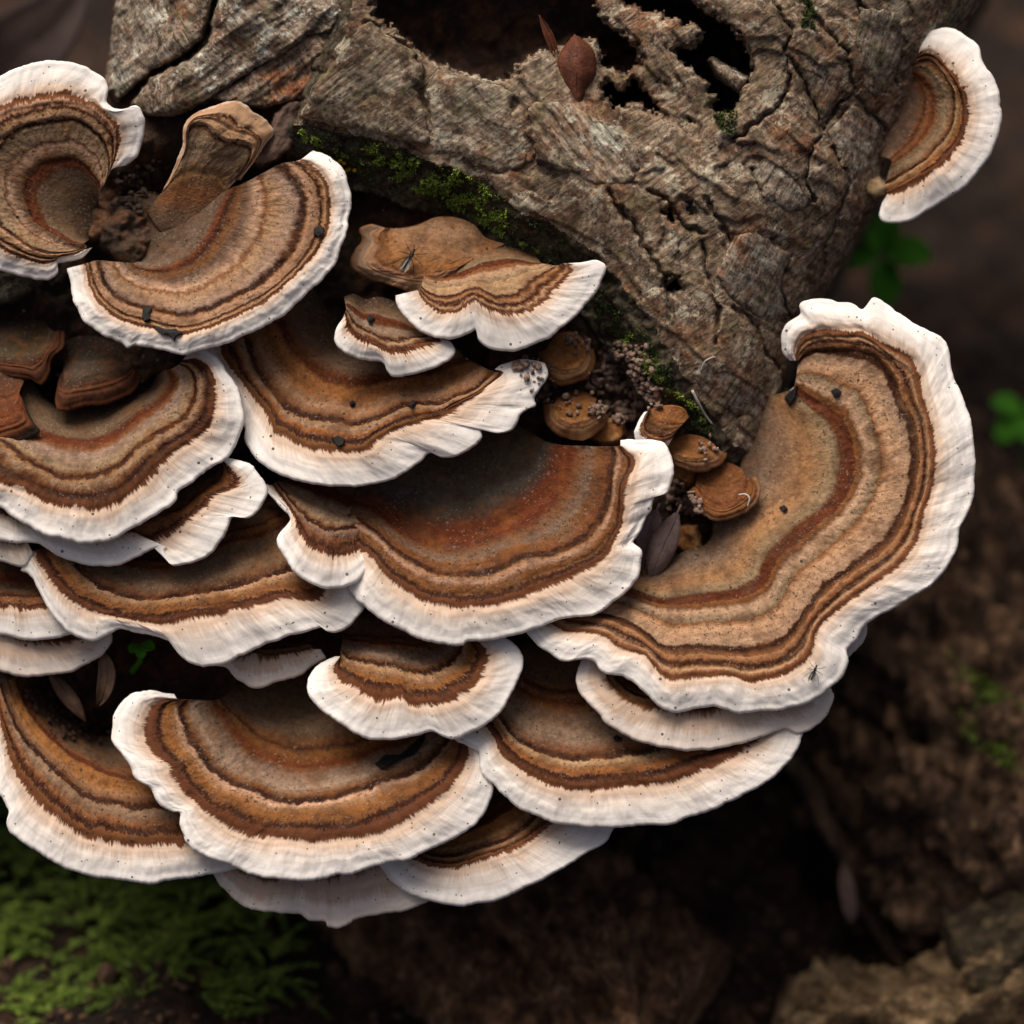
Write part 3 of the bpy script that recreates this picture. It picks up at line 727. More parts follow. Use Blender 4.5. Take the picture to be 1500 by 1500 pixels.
bracket('small overlapping bracket fungus bulging from the left of the dark red brown one', 'warm', [
 ('M', [-45, -20, 5, 20, 28, 30, 28, 8, -22], px('380,706 400,726 421,747 426,762 416,774 409,792 421,816 438,839 469,854 494,856 514,852 530,840 541,820 546,797')),
 ('W', [-45, -15, 10, 22, 24, 4, -28], px('398,712 428,752 436,774 452,799 476,813 500,814 525,808 543,792')),
 ('D', [-45, -15, 2, 8, 4, -14, -42], px('404,706 432,742 445,755 462,768 487,776 514,771 545,762')),
 ('R', [-60, -38, -36, -55, -78], Z(5, '60,880 190,915 300,960 380,970 440,960')), ('I', -95, Z(5, '150,800 250,800 350,830 430,870'))], ns=200, nt=70)
bracket('tiny grey white bracket fungus with a frilly rim, under the broad white lip', 'dull', [
 ('M', -42, Z(7, '890,262 960,270 1000,310 1060,350 1110,352 1180,325 1260,305 1310,265 1350,245 1365,235 1340,205')), ('W', -45, Z(7, '940,235 1000,240 1060,225 1120,240 1200,235 1250,225 1300,215 1330,205')),
 ('D', -60, Z(7, '980,200 1060,195 1150,200 1250,190 1300,175')), ('I', -150, Z(7, '950,100 1050,100 1150,90 1250,90 1300,110'))], ns=130, nt=50)
bracket('small neat fan shaped bracket fungus with dark toothed zone and wide white rim', 'std', [
 ('M', [-20, 0, 10, 15, 15, 10, -5, -25], Z(8, '280,235 200,275 158,330 165,390 210,450 290,510 370,560 450,572 550,568 640,545 670,540 720,565 770,565 850,530 930,480 990,400 1030,300 1035,240 1010,190 960,165 880,155 830,160')),
 ('W', [-20, 0, 10, 12, 5, -20], Z(8, '285,235 262,290 290,345 350,375 400,410 460,425 540,410 580,440 650,448 740,425 820,390 870,340 900,280 905,220 880,180 845,165')),
 ('D', [-35, -15, -10, -15, -35], Z(8, '285,212 320,240 390,262 470,268 530,280 600,302 680,290 750,260 790,215 800,190 800,172')),
 ('R', -65, Z(8, '300,150 370,160 450,165 550,170 640,170 710,155 740,145')),
 ('I', -115, Z(8, '280,90 360,60 450,40 550,30 650,40 720,80 745,110'))], ns=260, nt=76)
bracket('big dark brown fan shaped bracket fungus with scalloped white rim above the moss', 'std', [
 ('M', [-50, -25, -5, 5, 14, 18, 18, 16, 5, -15, -40], Z(7, '745,410 690,398 630,392 560,410 510,460 487,540 490,600 530,650 560,690 590,750 650,790 680,850 740,885 775,890 775,940 800,1010 860,1060 940,1090 1000,1115 1100,1150 1200,1165 1320,1165 1420,1145 1500,1135 1604,1100 1714,1085 1804,1040 1914,990 2004,930 2044,870 2069,790 2069,720 2044,650 2014,600 1984,560')),
 ('W', [-52, -25, -5, 8, 12, 14, 12, 0, -45], Z(7, '750,418 705,416 660,422 620,450 605,530 615,600 660,660 715,695 722,750 760,800 820,860 900,920 990,970 1080,1000 1200,1012 1350,1015 1500,1010 1600,985 1720,930 1820,860 1900,800 1960,720 1985,650 1975,600 1950,565')),
 ('D', [-60, -35, -20, -12, -15, -25, -60], Z(7, '785,418 748,450 750,480 775,530 800,600 850,660 900,730 980,780 1060,800 1150,840 1270,855 1380,840 1480,815 1580,775 1620,755 1700,750 1800,690 1880,620 1915,570')),
 ('R', [-80, -65, -65, -80], Z(7, '920,425 950,470 1010,530 1070,595 1150,640 1270,670 1400,660 1500,640 1600,600 1700,570 1780,540')),
 ('I', -150, Z(7, '1000,360 1080,330 1180,310 1300,300 1400,310 1500,330 1600,380'))], ns=400, nt=90)
bracket('bracket fungus with warm brown zones and a smooth cream rim right over the moss', 'amber', [
 ('M', [-70, -45, -25, -15, -10, -12, -25, -40], Z(7, '-60,380 -40,520 -15,680 0,790 30,850 45,880 38,920 50,960 110,1010 200,1070 300,1120 400,1155 520,1165 640,1180 740,1162 850,1150 950,1130 1000,1110 1040,1080')),
 ('W', [-70, -45, -28, -15, -15, -20, -40], Z(7, '-30,370 -10,480 15,570 50,690 90,765 130,830 200,900 270,950 350,1000 450,1020 560,1035 680,1040 800,1030 900,1015 960,990')),
 ('D', [-80, -60, -40, -35, -40, -60], Z(7, '0,350 30,440 70,525 110,580 180,660 260,730 330,800 400,845 480,850 600,860 700,865 780,880 860,890')),
 ('R', [-100, -80, -70, -80], Z(7, '70,330 100,420 150,500 220,580 300,650 380,690 440,720 520,745 620,750 720,770 780,780')),
 ('I', -165, Z(7, '150,270 180,350 240,430 310,500 390,560 460,570 540,580 620,610'))], ns=300, nt=80)
bracket('dull grey cream bracket fungus peeping out lowest of all, with white bumps at its rim', 'dull', [
 ('M', -50, Z(7, '905,1140 940,1190 1000,1250 1080,1290 1180,1305 1260,1312 1300,1335 1370,1340 1385,1365 1430,1372 1480,1350 1500,1332 1604,1310 1714,1290 1804,1255 1835,1230')),
 ('W', -55, Z(7, '950,1090 1000,1130 1080,1165 1170,1180 1300,1170 1450,1155 1600,1115 1700,1095 1760,1075')),
 ('D', -75, Z(7, '1000,1060 1080,1100 1170,1120 1300,1110 1450,1090 1600,1060 1680,1040')), ('I', -170, Z(7, '1050,930 1150,950 1300,960 1450,950 1600,920'))], ns=240, nt=60)
bracket('bracket fungus with an orange brown zone and pale rim squeezed between two larger fans', 'amber', [
 ('M', [-40, -30, -25, -28, -45], Z(8, '440,1085 490,1150 530,1190 600,1230 680,1260 780,1275 860,1268 960,1245 1080,1190 1200,1130 1300,1070 1380,1020 1415,970 1420,935 1380,905')),
 ('W', [-45, -35, -30, -35, -50], Z(8, '560,1050 620,1100 740,1125 820,1110 900,1080 1000,1050 1080,1010 1150,960 1185,930 1170,890')),
 ('D', [-55, -50, -50, -60], Z(8, '620,1055 680,1080 760,1082 850,1055 940,1030 1020,990 1100,930 1120,890')),
 ('R', -75, Z(8, '680,1010 780,985 900,930 1000,870 1030,830')), ('I', -155, Z(8, '740,860 800,830 860,780 900,730 930,700'))], ns=240, nt=70)
bracket('broad bracket fungus with many thin brown zones and pleated left corner', 'std', [
 ('M', [-25, -10, -5, 2, 5, 5, 5, 0, -20], px('662,1072 677,1085 702,1097 705,1105 707,1119 712,1133 733,1154 761,1178 795,1194 830,1204 858,1207 903,1207 948,1203 983,1202 1017,1190 1052,1178 1087,1161 1121,1142 1149,1116 1163,1095 1171,1074 1168,1064 1149,1055')),
 ('W', [-30, -10, -2, 0, 0, -5, -30], px('700,1052 722,1078 733,1102 764,1130 799,1147 833,1157 868,1158 913,1154 955,1150 990,1143 1024,1130 1059,1119 1087,1102 1107,1085 1121,1065 1122,1050')),
 ('D', [-40, -25, -20, -20, -25, -50], px('728,1045 743,1067 761,1085 792,1102 833,1111 868,1110 934,1103 975,1093 1010,1080 1050,1065 1080,1045')),
 ('R', -75, px('745,985 760,1000 785,1015 810,1022 855,1020 900,1025 950,1030 1000,1025')), ('I', -125, px('770,940 795,945 830,945 880,950 920,960 960,965'))], ns=340, nt=84, blotch=.25)
bracket('cream bracket fungus with few brown spots and a small hooked end under the largest one', 'dull', [
 ('M', [-15, 5, 12, 12, 8, 0, -25], Z(10, '355,225 320,290 315,350 340,400 400,460 450,520 520,560 600,590 700,612 760,617 850,617 950,600 1040,575 1130,540 1180,528 1235,552 1300,520 1350,470 1372,410 1362,370')),
 ('W', [-20, 0, 4, 4, 0, -30], Z(10, '395,235 430,340 490,405 560,445 650,465 750,470 850,468 950,455 1050,440 1150,425 1250,400 1290,370')),
 ('D', [-25, -10, -10, -40], Z(10, '420,230 470,330 540,390 650,420 800,425 950,410 1100,390 1200,360')), ('I', -80, Z(10, '500,200 600,260 700,280 850,280 1000,270 1120,250'))], ns=260, nt=64)
bracket('largest bracket fungus, broad tan kidney shape curling round the tip of the trunk', 'pale', [
 ('M', [-60, -40, -25, -15, -10, 0, 10, 18, 25, 30, 34, 28, 32, 36, 32, 28, 18, 5, -12], px('1164,528 1152,516 1151,492 1158,476 1176,464 1176,450 1196,442 1220,445 1232,449 1252,450 1264,458 1280,442 1296,448 1316,464 1340,480 1372,496 1386,516 1390,540 1398,568 1408,592 1418,620 1422,652 1424,684 1422,720 1416,748 1402,776 1396,804 1380,832 1360,856 1332,872 1304,890 1276,904 1258,918 1248,936 1236,949 1239,967 1229,987 1215,1001 1191,1019 1153,1033 1107,1038 1080,1039 1052,1033 1021,1033 997,1038 976,1033 955,1019 934,1000 913,987 889,981 875,965 858,961 827,965 802,949 782,932 765,915')),
 ('W', [-60, -30, -15, -5, 8, 16, 22, 28, 30, 22, 28, 32, 28, 18, 5, -12], px('1166,528 1164,516 1172,496 1182,486 1208,480 1240,486 1260,484 1280,496 1300,508 1324,516 1340,528 1348,552 1350,580 1360,608 1366,644 1368,680 1364,716 1352,752 1344,788 1320,824 1288,848 1256,872 1224,896 1200,916 1192,932 1192,945 1186,960 1170,978 1150,988 1124,996 1092,998 1072,988 1040,992 1012,994 984,998 964,984 945,960 920,954 899,946 886,932 854,925 827,925 800,910')),
 ('D', [-60, -30, -20, -5, 5, 10, 14, 14, 10, 12, 8, -5, -15], px('1170,528 1176,520 1196,511 1232,513 1272,518 1296,530 1312,556 1318,592 1338,616 1344,644 1344,684 1336,724 1324,764 1300,796 1260,828 1220,856 1196,880 1176,908 1156,936 1136,950 1100,956 1060,956 1032,950 996,954 972,954 952,936 932,920 900,906 880,902 858,900 830,895')),
 ('R', [-62, -34, -24, -20, -20, -20, -20, -25, -30], px('1164,570 1196,596 1220,612 1236,636 1242,664 1242,692 1234,724 1212,748 1180,772 1156,792 1132,814 1120,840 1112,856 1080,868 1040,874 1000,878 972,882 940,870 905,856')),
 ('I', [-112, -102, -90, -76, -64, -62, -62], px('1104,590 1092,640 1082,690 1066,728 1046,752 1042,785 1030,800 1005,806 980,820 960,838 930,842'))], ns=480, nt=96, thick=30, blotch=.22)
bracket('solitary half round bracket fungus on the far flank of the trunk above the seedling', 'std', [
 ('M', [-75, -50, -40, -35, -40, -60, -85], Z(3, '1110,185 1120,155 1160,125 1215,108 1270,135 1325,180 1335,230 1370,280 1395,350 1405,430 1385,520 1340,600 1280,670 1220,710 1150,755 1080,795 1000,805 975,785 985,735')),
 ('W', [-75, -48, -40, -45, -85], Z(3, '1105,205 1150,190 1195,220 1235,270 1275,330 1295,400 1285,480 1245,555 1185,615 1115,660 1050,695 1000,712')),
 ('D', [-80, -55, -50, -60, -90], Z(3, '1090,235 1150,215 1200,260 1240,330 1250,400 1230,480 1180,550 1120,600 1050,640 990,675')),
 ('R', -84, Z(3, '1060,285 1105,280 1150,335 1160,390 1140,460 1090,530 1020,585')), ('I', -118, Z(3, '1000,260 980,330 970,380 960,430 950,480 945,520 940,560'))], ns=240, nt=70)
bracket('thin pale shelf end showing behind the fold of the largest bracket fungus', 'dull', [
 ('M', -15, px('1180,990 1215,975 1240,958 1258,938 1266,918 1262,900')), ('W', -18, px('1170,950 1200,940 1220,925 1235,905 1240,890')),
 ('D', -30, px('1160,930 1185,918 1205,900 1215,885')), ('I', -90, px('1120,900 1130,880 1140,860 1150,840'))], ns=80, nt=40)
bracket('thin shelf stripe with pale edge directly beneath the wavy lobe, cut by the edge', 'dull', [
 ('M', -22, Z(4, '-150,1050 -40,1085 40,1100 95,1110 135,1060')), ('W', -26, Z(4, '-140,990 -40,1020 40,1030 90,1035 110,1010')),
 ('D', -40, Z(4, '-140,950 -40,970 40,985 80,975')), ('I', -120, Z(4, '-120,850 -20,850 60,860 90,880'))], ns=90, nt=40)
bracket('orange brown budding bracket with concentric bands and a thin white base rim', 'bud', [
 ('M', [-20, -12, -15, -25], Z(9, '850,610 800,700 800,750 850,785 930,800 975,787 1000,740')), ('D', [-15, -8, -12], Z(9, '865,605 840,680 860,735 930,755 985,740 1030,700')),
 ('I', [-30, -20, -30], Z(9, '890,590 930,580 1000,575 1060,595 1085,640'))], ns=110, nt=44, rim=3.5, wave=4, droop=2, root=60)
bracket('rust orange young bracket with dark band beneath the trunk tip', 'rust', [
 ('M', [-45, -38, -35, -45], Z(9, '1090,1040 1130,1110 1180,1175 1260,1200 1350,1170 1440,1110 1465,1040 1440,970')), ('D', [-48, -42, -40, -48], Z(9, '1120,1020 1180,1090 1260,1130 1340,1100 1390,1050 1400,980')),
 ('I', -75, Z(9, '1140,930 1220,890 1300,890 1370,920'))], ns=110, nt=44, rim=4, wave=4)

bracket('velvety dark brown clump with a rusty lower band on the grey zoned bracket', 'clump', [
 ('M', [-75, -42, -36, -40, -60], Z(4, '250,330 240,400 252,455 330,442 440,425 520,395 572,355 585,310 560,270')), ('D', [-80, -45, -38, -42, -65], Z(4, '268,290 262,350 290,345 380,325 470,305 540,285 550,255')),
 ('I', -118, Z(4, '280,170 320,155 380,150 440,160 500,195 540,235'))], ns=120, nt=50, rim=5, wave=7)
bracket('rough dark reddish clump in the black gap above the rust red lobe', 'clump', [
 ('M', [-70, -50, -50, -55, -80], Z(4, '-90,300 0,302 60,312 120,322 170,345 200,290 215,240 258,190 262,130')), ('D', [-75, -58, -58, -80], Z(4, '-80,240 0,245 80,250 150,240 200,190 220,130')),
 ('I', -120, Z(4, '-60,90 20,85 80,80 130,80 180,85'))], ns=120, nt=50, rim=5, wave=9)
bracket('rust red smooth lobe folded over the edge of the grey zoned bracket', 'redlobe', [
 ('M', [-20, -14, -14, -25], Z(4, '-120,610 0,612 60,590 120,572 160,545 130,500 100,430')), ('D', [-24, -20, -20, -30], Z(4, '-110,500 0,500 50,480 75,440 80,390')),
 ('I', -60, Z(4, '-80,300 0,292 50,300 85,315 105,330'))], ns=120, nt=50, rim=5, wave=5)

bracket('orange flat topped young bracket above the grainy brown frass', 'bud2', [
 ('M', [-70, -50, -46, -50, -72], px('792,515 796,538 806,552 822,558 842,555 858,547 867,528 864,510')), ('D', [-60, -42, -38, -42, -62], px('800,512 806,530 822,538 842,536 854,524 857,508')),
 ('I', -72, px('806,500 816,489 836,486 850,493 858,503'))], ns=90, nt=40, rim=6, thick=30, wave=4, droop=3, ridge=1.5, root=60, blotch=.6)
bracket('smooth rounded tan young bracket below the flat topped orange one', 'bud2', [
 ('M', [-72, -52, -48, -52, -75], px('803,592 806,616 822,632 846,638 870,630 885,612 880,594')), ('D', [-62, -44, -40, -44, -64], px('812,592 818,608 838,616 860,612 872,600 872,590')),
 ('I', -75, px('816,583 832,573 858,574 874,584'))], ns=90, nt=40, rim=7, thick=32, wave=4, droop=3, ridge=1.0, root=60, blotch=.5)
bracket('tan oval young bracket wedged beneath the trunk tip', 'bud2', [
 ('M', [-55, -40, -36, -40, -60], px('968,650 978,668 1000,681 1028,685 1052,676 1060,662')), ('D', [-50, -36, -32, -36, -55], px('978,650 990,662 1012,668 1036,667 1050,658')),
 ('I', -62, px('985,644 1005,636 1030,640 1046,650'))], ns=90, nt=36, rim=6, thick=28, wave=3, droop=3, ridge=1.0, root=60, blotch=.3)
bracket('big lumpy orange growth without white rim behind the notched bracket fungus', 'bud3', [
 ('M', [-62, -52, -45, -45, -45, -50, -60], Z(2, '430,950 385,975 398,1020 365,1060 348,1110 365,1140 420,1168 500,1192 580,1215 650,1225 700,1200 760,1180')),
 ('D', [-60, -44, -38, -40, -44], Z(2, '480,965 450,1000 450,1050 430,1090 460,1125 540,1150 620,1165 700,1150 780,1130')),
 ('I', [-80, -66, -60, -66], Z(2, '540,965 610,950 690,918 770,918 850,950 900,1005 980,1030'))], ns=150, nt=56, rim=7, thick=30, wave=13, droop=3, ridge=1.5, root=60, blotch=.75)

# ------------------------------------------------------------------ knobs: young lumpy growths
def knob(label, poly, w, hgt, mat, seed, step=2.6, name='fungus_knob', grow=1.15):
    P = np.array(poly); c_ = P.mean(0); P = c_ + (P - c_) * grow; poly = [tuple(q) for q in P]; x0, y0 = P.min(0) - 8; x1, y1 = P.max(0) + 8
    xs = np.arange(x0, x1, step); ys = np.arange(y0, y1, step); x, y = np.meshgrid(xs, ys)
    d = sdf(poly, x + 2.5 * fbm(x, y, 18, 3, seed), y + 2.5 * fbm(x, y, 18, 3, seed + 1))
    hgt = hgt * .72
    R = max(6.0, d.max() * .6)
    q = np.clip(1 - d / R, 0, 1)
    h = hgt * np.sqrt(np.clip(1 - q * q, 0, 1)) * (1 + .34 * fbm(x, y, 34, 3, seed + 2)) + 1.5 * fbm(x, y, 9, 3, seed + 3) - .12 * (y - P[:, 1].mean()) * -1
    ww = w + h
    ww = np.where(d < 0, w + d * 14, ww)
    f = gridfaces(len(ys), len(xs), d > -6)[:, ::-1]
    v, f, _ = compact(np.stack([x, y, ww], -1).reshape(-1, 3), f)
    o = mesh_obj(name, frame(v), f, mat, base=frame((P[:, 0].mean(), P[:, 1].mean(), w - 30)))
    CAPS.append(v)
    return tag(o, label, 'fungus knob', 'young knobs on the rotten wood')

OR = ((.15, .052, .015), (.33, .135, .036), (.42, .25, .12)); BR = ((.02, .012, .008), (.065, .03, .016), (.13, .045, .018)); TN = ((.22, .095, .036), (.36, .20, .095), (.44, .30, .18))
knob('small brown knob touching the smooth tan knob', px('868,640 885,620 905,615 913,635 905,650 885,652'), -100, 30, knob_mat(3, *OR), 207)
knob('dark orange knob under the tan oval knob', px('983,676 1010,680 1020,695 1010,712 990,702'), -85, 30, knob_mat(5, *OR), 213)
knob('long low brown knob behind the white folded flap', px('715,535 735,505 790,500 802,530 780,548 740,550'), -105, 34, knob_mat(6, *BR), 216)
knob('dark brown collar where the pale two lobed fungus joins the wood', Z(1, '280,880 330,860 400,860 470,890 520,930 470,990 400,1010 330,990'), -80, 34, knob_mat(11, (.05, .03, .018), (.12, .05, .02), (.2, .10, .05)), 231)
knob('grimy olive brown lump in the hollow between the two pale fungi', Z(1, '430,930 500,860 600,840 690,850 720,890 690,960 640,1040 610,1110 560,1125 500,1095 440,1030'), -88, 64, knob_mat(12, (.02, .013, .008), (.06, .036, .02), (.12, .05, .02)), 234)
knob('olive tan lobe in the inner bay of the largest bracket fungus', px('975,860 985,830 1008,812 1035,810 1062,826 1070,850 1040,868 1000,872'), -85, 40, knob_mat(13, (.10, .075, .04), (.2, .14, .08), (.27, .19, .12)), 237)
knob('small orange knob hidden behind the dead folded leaf', px('992,800 1000,775 1020,772 1028,800 1012,815'), -105, 30, knob_mat(14, *OR), 240)
knob('tiny yellowish bead at the lower corner of the solitary fungus', Z(3, '920,690 935,660 970,655 995,680 985,715 950,720 925,710'), -105, 26, knob_mat(15, (.2, .13, .06), (.3, .2, .1), (.38, .28, .17)), 243)

ALLTOP = np.concatenate(CAPS)
def topw(x, y, r=6):
    d = (ALLTOP[:, 0] - x) ** 2 + (ALLTOP[:, 1] - y) ** 2
    m = d < r * r
    c = float(corew(np.array([x]), np.array([y]))[0]); b = -1e9
    if barkedge(np.array([x]), np.array([y]))[0] > -70 and x > 430: b = float(bw(np.array([x]), np.array([y]))[0])
    return max([c, b] + ([float(ALLTOP[m, 2].max())] if m.any() else []))

# ------------------------------------------------------------------ black flakes and crumbs on the caps
CRUMB = plain('black_humus', (.006, .006, .006), (.022, .02, .018), 8, .6)
def flake(label, poly, seed):
    P = np.array(poly, float); c = P.mean(0); w = topw(*c) + 1
    n = len(P)
    jit = np.random.default_rng(seed)
    ws = np.array([topw(*p) for p in P])
    top = np.column_stack([c + (P - c) * .8, ws + 4 + jit.random(n) * 2]); bot = np.column_stack([P, ws - 4])
    v = np.vstack([top, bot, [[*c, w + 6]]])
    f = [(i, (i + 1) % n, 2 * n) for i in range(n)] + [((i + 1) % n, i, n + i, n + (i + 1) % n) for i in range(n)]
    o = mesh_obj('humus_flake', frame(v), f, CRUMB, base=frame((*c, w - 4)), smooth_=False)
    return tag(o, label, 'debris flake', 'black humus flakes on the caps')
flake('square black flake near the right rim of the large tan bracket', Z(1, '1325,965 1345,950 1372,960 1368,990 1345,1002 1322,992'), 1)
flake('upright black flake on the lower zones of the large tan bracket', Z(1, '600,1300 625,1288 645,1300 632,1325 636,1352 610,1360 598,1345'), 2)
flake('long black flake lying across the white rim of the large tan bracket', Z(1, '640,1372 670,1378 700,1392 745,1388 775,1410 748,1422 740,1445 715,1420 680,1415 655,1395'), 3)
flake('black flake beside the white rim of the broad orange brown bracket', Z(5, '245,695 275,685 305,700 300,725 275,735 262,722'), 4)
flake('round black crumb on the orange zone of the broad orange brown bracket', Z(5, '320,545 335,535 350,545 345,560 325,562'), 5)
flake('round black crumb on the pleated bracket near its cream neighbour', Z(10, '452,578 470,565 495,575 490,592 465,594'), 6)
flake('square black crumb on the upper zone of the largest bracket', Z(6, '790,380 812,368 832,382 828,402 805,408'), 7)
flake('black crumb in the pale inner zone of the largest bracket', Z(6, '600,808 622,798 636,812 618,824'), 8)
flake('wet black flake where the largest bracket meets the trunk', Z(6, '620,360 650,330 672,360 665,410 640,440 622,410'), 9)
flake('curved black flake on the dark inner zone of the big dark brown fan', Z(8, '425,690 470,650 540,655 590,620 640,560 640,590 600,650 530,675 480,700 455,715'), 10)
flake('black flake on the brim of the little crumpled bracket', Z(5, '395,190 410,175 430,190 420,208 402,206'), 11)
flake('black flake on the dark line of the broad orange brown bracket', Z(5, '570,560 590,535 608,540 600,560 585,572'), 12)

# ------------------------------------------------------------------ leaves
def leaf(label, pts, width, mat, seed, curl=.35, group=None, stalk=True, name='dead_leaf'):
    """pts: midrib from stalk to tip (x, y, w)"""
    P = np.array(pts, float); n = 22; m = 11
    tt = np.linspace(0, 1, n); q = np.linspace(0, 1, len(P))
    C = np.column_stack([np.interp(tt, q, P[:, k]) for k in range(3)]); C = smooth(C, 2.0)
    T = np.gradient(C, axis=0); T /= np.linalg.norm(T, axis=1)[:, None]
    side = np.cross(T, [0, 0, 1.0]); side /= np.linalg.norm(side, axis=1)[:, None] + 1e-9
    up = np.cross(side, T)
    wd = width * np.sin(np.pi * np.clip(tt, .02, .98) ** .8) ** .75
    u = np.linspace(-1, 1, m)
    V = C[:, None] + side[:, None] * (u[None, :, None] * wd[:, None, None]) + up[:, None] * (curl * width * (u ** 2)[None, :, None] + .12 * width * fbm(tt[:, None] * 3 + 0 * u, 0 * tt[:, None] + u, 1, 2, seed)[..., None])
    b = C[0]
    o = thing(name, label, 'leaf', b, group)
    th = 1.6
    top = V; bot = V - up[:, None] * th
    f = gridfaces(n, m); N = n * m
    edge = [(i * m) for i in range(n)] + [(n - 1) * m + j for j in range(1, m)] + [i * m + m - 1 for i in range(n - 2, -1, -1)] + [j for j in range(m - 2, 0, -1)]
    ef = [[edge[i], edge[(i + 1) % len(edge)], edge[(i + 1) % len(edge)] + N, edge[i] + N] for i in range(len(edge))]
    faces = np.concatenate([f, f[:, ::-1] + N, np.array(ef)])
    part('blade', frame(np.concatenate([top.reshape(-1, 3), bot.reshape(-1, 3)])), faces, mat, o)
    vv, ff = tube(np.vstack([C[:1] - T[:1] * (width * .7 if stalk else 1), C[:-1:3] + up[:-1:3] * .6, C[-1:]]), np.linspace(2.0, .6, len(C[:-1:3]) + 2), 5)
    part('midrib', frame(vv), ff, mat, o)
    return o

def tube(P, r, k=6):
    P = np.asarray(P, float); r = np.broadcast_to(np.asarray(r, float), (len(P),))
    T = np.gradient(P, axis=0); T /= np.linalg.norm(T, axis=1)[:, None] + 1e-9
    ref = np.array([.31, .2, .93]); A = np.cross(T, ref); A /= np.linalg.norm(A, axis=1)[:, None] + 1e-9; B = np.cross(T, A)
    a = np.linspace(0, 2 * np.pi, k, endpoint=False)
    V = P[:, None] + r[:, None, None] * (np.cos(a)[None, :, None] * A[:, None] + np.sin(a)[None, :, None] * B[:, None])
    f = []
    n = len(P)
    for i in range(n - 1):
        for j in range(k):
            f.append((i * k + j, i * k + (j + 1) % k, (i + 1) * k + (j + 1) % k, (i + 1) * k + j))
    V = np.vstack([V.reshape(-1, 3), P[:1], P[-1:]])
    f = f + [((j + 1) % k, j, n * k) for j in range(k)] + [((n - 1) * k + j, (n - 1) * k + (j + 1) % k, n * k + 1) for j in range(k)]
    return V, f

LEAF1 = plain('dead_leaf_red', (.06, .018, .010), (.17, .055, .025), 24, .55)
LEAF2 = plain('dead_leaf_mauve', (.13, .085, .075), (.27, .19, .165), 26, .7)
LEAF3 = plain('dead_leaf_brown', (.05, .028, .018), (.16, .09, .055), 26, .6)
LEAF4 = plain('dead_leaf_dull', (.03, .018, .013), (.075, .04, .028), 30, .7)
leaf('glossy red brown leaf hanging into the hollow of the trunk', [(842, 52, 24), (846, 85, 30), (842, 125, 24), (849, 160, 12)], 29, LEAF1, 1, -.5, stalk=False)
leaf('thin curled red brown leaf sliver standing in the hollow', [(816, 84, 4), (804, 52, 14), (790, 22, 14)], 7, LEAF1, 2, .6, stalk=False)
leaf('folded mauve brown dead leaf between the two largest brackets', [(992, 752, -40), (975, 790, -34), (958, 830, -46), (950, 850, -60)], 20, LEAF2, 3, -.35)
leaf('second mauve dead leaf lying behind the folded one', [(962, 748, -58), (948, 785, -52), (940, 825, -62)], 17, LEAF2, 4, .3)
leaf('hanging pale brown dead leaf in the gap above the moss side fungi', [(150, 955, -66), (158, 985, -58), (152, 1015, -64), (144, 1034, -75)], 13, LEAF3, 5, .4)
leaf('narrow curled dead leaf lying in the gap next to the hanging one', [(72, 985, -96), (92, 1010, -88), (112, 1036, -84), (126, 1058, -92)], 12, LEAF3, 6, -.4)

# ------------------------------------------------------------------ frass, fibres, insects
def ico():
    t = (1 + 5 ** .5) / 2
    v = np.array([(-1, t, 0), (1, t, 0), (-1, -t, 0), (1, -t, 0), (0, -1, t), (0, 1, t), (0, -1, -t), (0, 1, -t), (t, 0, -1), (t, 0, 1), (-t, 0, -1), (-t, 0, 1)]) / 1.902
    f = np.array([(0, 11, 5), (0, 5, 1), (0, 1, 7), (0, 7, 10), (0, 10, 11), (1, 5, 9), (5, 11, 4), (11, 10, 2), (10, 7, 6), (7, 1, 8), (3, 9, 4), (3, 4, 2), (3, 2, 6), (3, 6, 8), (3, 8, 9), (4, 9, 5), (2, 4, 11), (6, 2, 10), (8, 6, 7), (9, 8, 1)])
    return v, f
IV, IF = ico()
def grains(blobs, mat, label, rad=(1.6, 5.2), lim=-45):
    V = []; Fc = []; k = 0
    for (cx, cy, r, n, up) in blobs:
        for _ in range(n):
            a = rng.random() * 6.28; d = r * rng.random() ** .6
            x, y = cx + d * math.cos(a), cy + .8 * d * math.sin(a)
            s = rng.uniform(*rad)
            tw_ = topw(x, y)
            if tw_ > lim: continue
            w = tw_ + s * .5 + up * (1 - (d / r) ** 2) * rng.random()
            V.append(IV * s * (1 + .9 * (rng.random(3) - .5)) + .35 * s * (rng.random((12, 3)) - .5) + (x, y, w)); Fc.append(IF + k); k += 12
    o = mesh_obj('frass', frame(np.concatenate(V)), np.concatenate(Fc), mat)
    return tag(o, label, 'frass', kind='stuff')
FR = plain('frass_brown', (.10, .055, .035), (.42, .29, .22), 9, .8)
grains([(905, 520, 26, 70, 10), (930, 555, 30, 90, 10), (885, 560, 28, 70, 8), (950, 580, 26, 60, 8), (880, 600, 18, 40, 6), (915, 605, 20, 50, 6), (935, 520, 20, 35, 4), (850, 500, 22, 16, 2), (845, 590, 26, 14, 2), (1030, 655, 24, 12, 2), (780, 540, 30, 30, 4), (800, 570, 24, 30, 4)], FR, 'crumbly brown frass grains heaped under the mossy bark edge', lim=0)
grains([(1000, 735, 24, 80, 14), (985, 715, 16, 40, 8), (1018, 745, 14, 30, 6)], FR, 'small heap of brown frass grains above the folded mauve leaf', lim=0)
grains([(200, 270, 34, 70, 6), (185, 310, 26, 40, 4), (225, 250, 20, 30, 4)], plain('dark_crumbs', (.02, .014, .01), (.10, .065, .045), 7), 'dark crumbly debris in the hollow between the two pale fungi')
